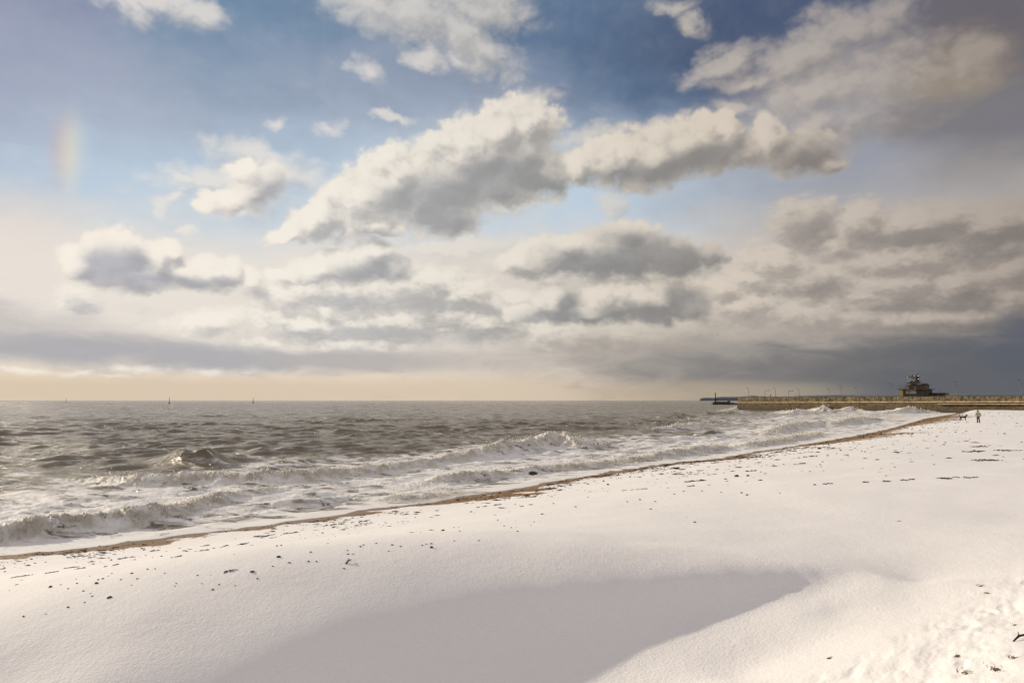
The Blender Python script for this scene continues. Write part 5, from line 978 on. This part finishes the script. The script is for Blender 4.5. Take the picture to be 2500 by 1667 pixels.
# weed: ragged heaps of short crossing strands hugging the snow
m_weed = simple("dried_black_weed", (0.022, 0.015, 0.011), (0.055, 0.034, 0.02), 16.0, 0.9)
m_weedb = simple("brown_weed", (0.075, 0.042, 0.022), (0.035, 0.022, 0.014), 16.0, 0.9)
hw = hits([d for d, w_, l in WEED])
for i, ((d, wpx, l), (x, y, z, k)) in enumerate(zip(WEED, hw)):
    half = 0.82 * wpx * k / 1689.0; rg = np.random.RandomState(200 + i); b = MB(); ncl = rg.randint(4, 8)
    N = int(20 + wpx * 0.8); cl = rg.uniform(-0.9, 0.9, ncl)
    tilt = 0.30
    pts = []
    for j in range(N):
        u = np.clip(cl[rg.randint(ncl)] + rg.normal(0, 0.10), -1, 1) * half; v = rg.normal(0, 0.34) * min(half, 0.5 + half * .4) + u * tilt
        pts.append((x + u, y + v))
    pts = np.array(pts); pz = terrain(pts[:, 0], pts[:, 1])
    for j in range(N):
        u, v = pts[j]; zz = pz[j]; L_ = half * rg.uniform(0.06, 0.22); a = rg.normal(0.2, 0.5); s_ = rg.uniform(.3, .85) * k / 1689.0
        c_ = (math.cos(a), math.sin(a)); up = rg.uniform(0.2, 2.6) * s_
        b.tube([(u - c_[0] * L_ - x, v - c_[1] * L_ - y, zz - z - s_ * .3), (u - x + rg.normal(0, .2) * L_, v - y + rg.normal(0, .2) * L_, zz - z + up), (u + c_[0] * L_ - x, v + c_[1] * L_ - y, zz - z - s_ * .2)], [s_ * .4, s_ * rg.uniform(.9, 1.6), s_ * .3], 5)
    o = b.build('weed_clump', m_weedb if 8 <= i <= 12 else m_weed); o.location = (x, y, z); tag(o, l, 'seaweed', 'clumps of weed washed up on the snow')
# crumbs of weed and shingle too small to count
def crumbs(name, n, seed, smin, sscale, size, label, mat, ex=1.0, reach=900.0):
    rg = np.random.RandomState(seed); P_ = []
    while len(P_) < n:
        i = rg.randint(4, len(SHORE) - 4); a = np.array(SHORE[i]); b_ = np.array(SHORE[i + 1]); l_ = np.hypot(*(b_ - a))
        tt = (b_ - a) / l_; nn = np.array([tt[1], -tt[0]]); p = a + (b_ - a) * rg.rand() + nn * (smin + rg.exponential(sscale) * (1 + .04 * np.hypot(*a)))
        P_.append(p)
    P_ = np.array(P_)
    keepn = fbm(P_[:, 0] / 3.1, P_[:, 1] / 3.1, 3) + rg.uniform(-.5, .5, len(P_)) > 0.12
    P_ = P_[keepn & (P_[:, 1] > 11) & (np.hypot(P_[:, 0], P_[:, 1]) < reach)]; z = terrain(P_[:, 0], P_[:, 1]); k = np.hypot(P_[:, 0], P_[:, 1])
    r = rg.uniform(.35, 1.0, len(P_)) ** 1.5 * size * np.clip(k, 16, 140) / 1689.0
    O8 = np.array([(1, 0, 0), (0, 1, 0), (-1, 0, 0), (0, -1, 0), (0, 0, 1), (0, 0, -.6)]); F8 = [(0, 1, 4), (1, 2, 4), (2, 3, 4), (3, 0, 4), (1, 0, 5), (2, 1, 5), (3, 2, 5), (0, 3, 5)]
    st = np.stack([rg.uniform(1.0, 2.6 * ex, len(P_)), rg.uniform(.5, 1.2, len(P_)), rg.uniform(.4, .9, len(P_))], -1)
    co = (O8[None] * (1 + .25 * rg.uniform(-1, 1, (len(P_), 6, 3)))) * (r[:, None] * st)[:, None, :]
    co = co + np.stack([P_[:, 0], P_[:, 1], z + r * .2], -1)[:, None, :]
    F = (np.array(F8)[None] + 6 * np.arange(len(P_))[:, None, None]).reshape(-1, 3)
    me = bpy.data.meshes.new(name); me.from_pydata(co.reshape(-1, 3).tolist(), [], F.tolist())
    o = link_mesh(name, me, mat, None, False); tag(o, label, name.replace('_', ' '), None, 'stuff'); return o
crumbs('weed_crumbs', 3600, 5, 0.5, 1.3, 1.5, 'fine dark crumbs of weed and shingle strewn along the sand edge', m_weed)
crumbs('shingle', 900, 9, -0.1, 0.5, 1.7, 'dark pebbles lying along the bare sand strip', m_stone2, 0.7)
crumbs('weed_shards', 3200, 31, 0.6, 1.6, 2.5, 'ragged flat shreds of dark weed strewn over the snow along the tide line', m_weedb, 2.2, 62.0)
# lone stick, twig at the right edge, rock awash
m_wood = simple("weathered_wood", (0.05, 0.035, 0.025), (0.09, 0.065, 0.045), 12.0, 0.85)
(a0, a1) = hits(STICK)
b = MB(); b.tube([(0, 0, 0.0), ((a1[0] - a0[0]) * .5, (a1[1] - a0[1]) * .5, (a1[2] - a0[2]) * .5 + .03), (a1[0] - a0[0], a1[1] - a0[1], a1[2] - a0[2] + .02)], [0.012, 0.011, 0.006], 6)
o = b.build('driftwood_stick', m_wood); o.location = a0[:3]; tag(o, 'thin stick lying on the snow below a cluster of small stones', 'stick')
tw = hits(TWIG); b = MB(); q0 = tw[0]
b.tube([(t[0] - q0[0], t[1] - q0[1], t[2] - q0[2] + dz) for t, dz in zip(tw, (0.005, .03, .04))], [0.006, 0.010, 0.009], 7)
b.tube([(tw[1][0] - q0[0], tw[1][1] - q0[1], tw[1][2] - q0[2] + .03), (tw[1][0] - q0[0] + .03, tw[1][1] - q0[1] + .05, tw[1][2] - q0[2] + .05)], [0.006, 0.003], 5)
o = b.build('twig', simple("black_bark", (0.012, 0.01, 0.014), (0.03, 0.024, 0.026), 20.0, 0.9)); o.location = q0[:3]; tag(o, 'black twig sticking out of the snow at the right edge', 'twig')
rk = MB().ball((0, 0, 0), 0.15, 3, (1.5, .9, .75), 0.07, 4); rk.ball((.15, .05, -.01), 0.11, 2, (1.2, .9, .7), 0.08, 7)
o = rk.build('boulder', m_stone, None, True); o.location = (1.12, 38.0, 0.26); tag(o, 'dark wet rock awash at the end of the curling breaker', 'rock')
# grass tufts poking through the snow bank
m_grass = simple("dead_grass", (0.20, 0.155, 0.08), (0.10, 0.08, 0.04), 20.0, 0.9)
ht = hits([d for d, s_ in TUFTS])
tl = ['biggest grass tuft poking through the lower right snow bank', 'grass tuft with bare earth right of the biggest one', 'grass tuft at the right edge, just below the twig', 'grass tuft at the right edge, just above the twig',
      'thin grass sprig highest on the snow bank', 'faint grass sprig up and left of the twig', 'grass sprig left of the biggest tuft on the bank', 'sprig of grass at the foot of the bank beside the shaded hollow']
for i, ((d, s_), (x, y, z, k)) in enumerate(zip(TUFTS, ht)):
    rg = np.random.RandomState(400 + i); r = s_ * k / 1689.0; b = MB()
    for j in range(int(5 + s_ * 1.3)):
        u, v = rg.normal(0, .75, 2) * (r, r * 1.5); lean = rg.normal(0, .8, 2); h = r * rg.uniform(.15, .6)
        b.tube([(u, v, -.01), (u + lean[0] * h * .4, v + lean[1] * h * .4, h * .6), (u + lean[0] * h * 1.0, v + lean[1] * h, h * .75)], [0.0020, 0.0016, 0.0006], 4, False)
    for j in range(int(s_ * .8)): b.ball((rg.normal(0, .5) * r, rg.normal(0, .5) * r, 0.0), rg.uniform(.006, .018), 1, (1.3, 1, .5), .2, j)
    o = b.build('grass_tuft', m_grass); o.location = (x, y, z)
    tag(o, tl[i], 'grass tuft', 'tufts of dead grass on the snow bank')

# ------------------------------------------------------------------ torn spray along the breakers
rg = np.random.RandomState(15); SP = []; SR = []
for pts, wf, wb, rough in RIDGES:
    if rough < 0.5: continue
    P_ = np.array(pts); L = smooth_line(P_, 6); seg = np.hypot(np.diff(L[:, 0]), np.diff(L[:, 1]))
    for i in range(len(L) - 1):
        h = L[i, 2]; f = L[i, 3]; dist = np.hypot(L[i, 0], L[i, 1])
        cnt = int(seg[i] * 260 * f * (25.0 / dist) ** 1.1)
        if h < 0.15 or cnt < 1: continue
        t = rg.rand(cnt, 1); c = L[i, :2] * (1 - t) + L[i + 1, :2] * t
        T_ = (L[i + 1, :2] - L[i, :2]) / seg[i]; Nn = np.array([T_[1], -T_[0]])
        off = rg.normal(0.15, 0.42, (cnt, 1)) * wf * 1.3
        c = c + Nn * off
        up = h * (np.exp(-(off[:, 0] / (wf * .9)) ** 2) * 0.95) + rg.exponential(0.05 + 0.10 * h, cnt) * 1.0 - 0.08 * h
        SP.append(np.column_stack([c, np.maximum(up, 0.03)])); SR.append(rg.uniform(.25, 1.0, cnt) ** 2 * 1.6 * dist / 1689.0 * 1.1)
SP = np.vstack(SP); SR = np.concatenate(SR)
O8 = np.array([(1, 0, 0), (0, 1, 0), (-1, 0, 0), (0, -1, 0), (0, 0, 1), (0, 0, -1)]); F8 = np.array([(0, 1, 4), (1, 2, 4), (2, 3, 4), (3, 0, 4), (1, 0, 5), (2, 1, 5), (3, 2, 5), (0, 3, 5)])
co = O8[None] * (SR[:, None] * rg.uniform(.6, 1.5, (len(SP), 3)))[:, None, :] + SP[:, None, :]
F = (F8[None] + 6 * np.arange(len(SP))[:, None, None]).reshape(-1, 3)
me = bpy.data.meshes.new('sea_spray'); me.from_pydata(co.reshape(-1, 3).tolist(), [], F.tolist())
m, w = new_mat("spray"); p = principled(w, (0.88, 0.85, 0.79, 1), 0.5); tr = w.node('ShaderNodeBsdfTranslucent', Color=(0.88, 0.85, 0.79, 1))
ms = w.n.new('ShaderNodeMixShader'); ms.inputs[0].default_value = 0.4; w.put(ms.inputs[1], p.outputs[0]); w.put(ms.inputs[2], tr.outputs[0]); finish(w, ms.outputs[0])
tag(link_mesh('sea_spray', me, m, None, False), 'white spray thrown off the breaking waves', 'spray', None, 'stuff')
print("spray", len(SP))
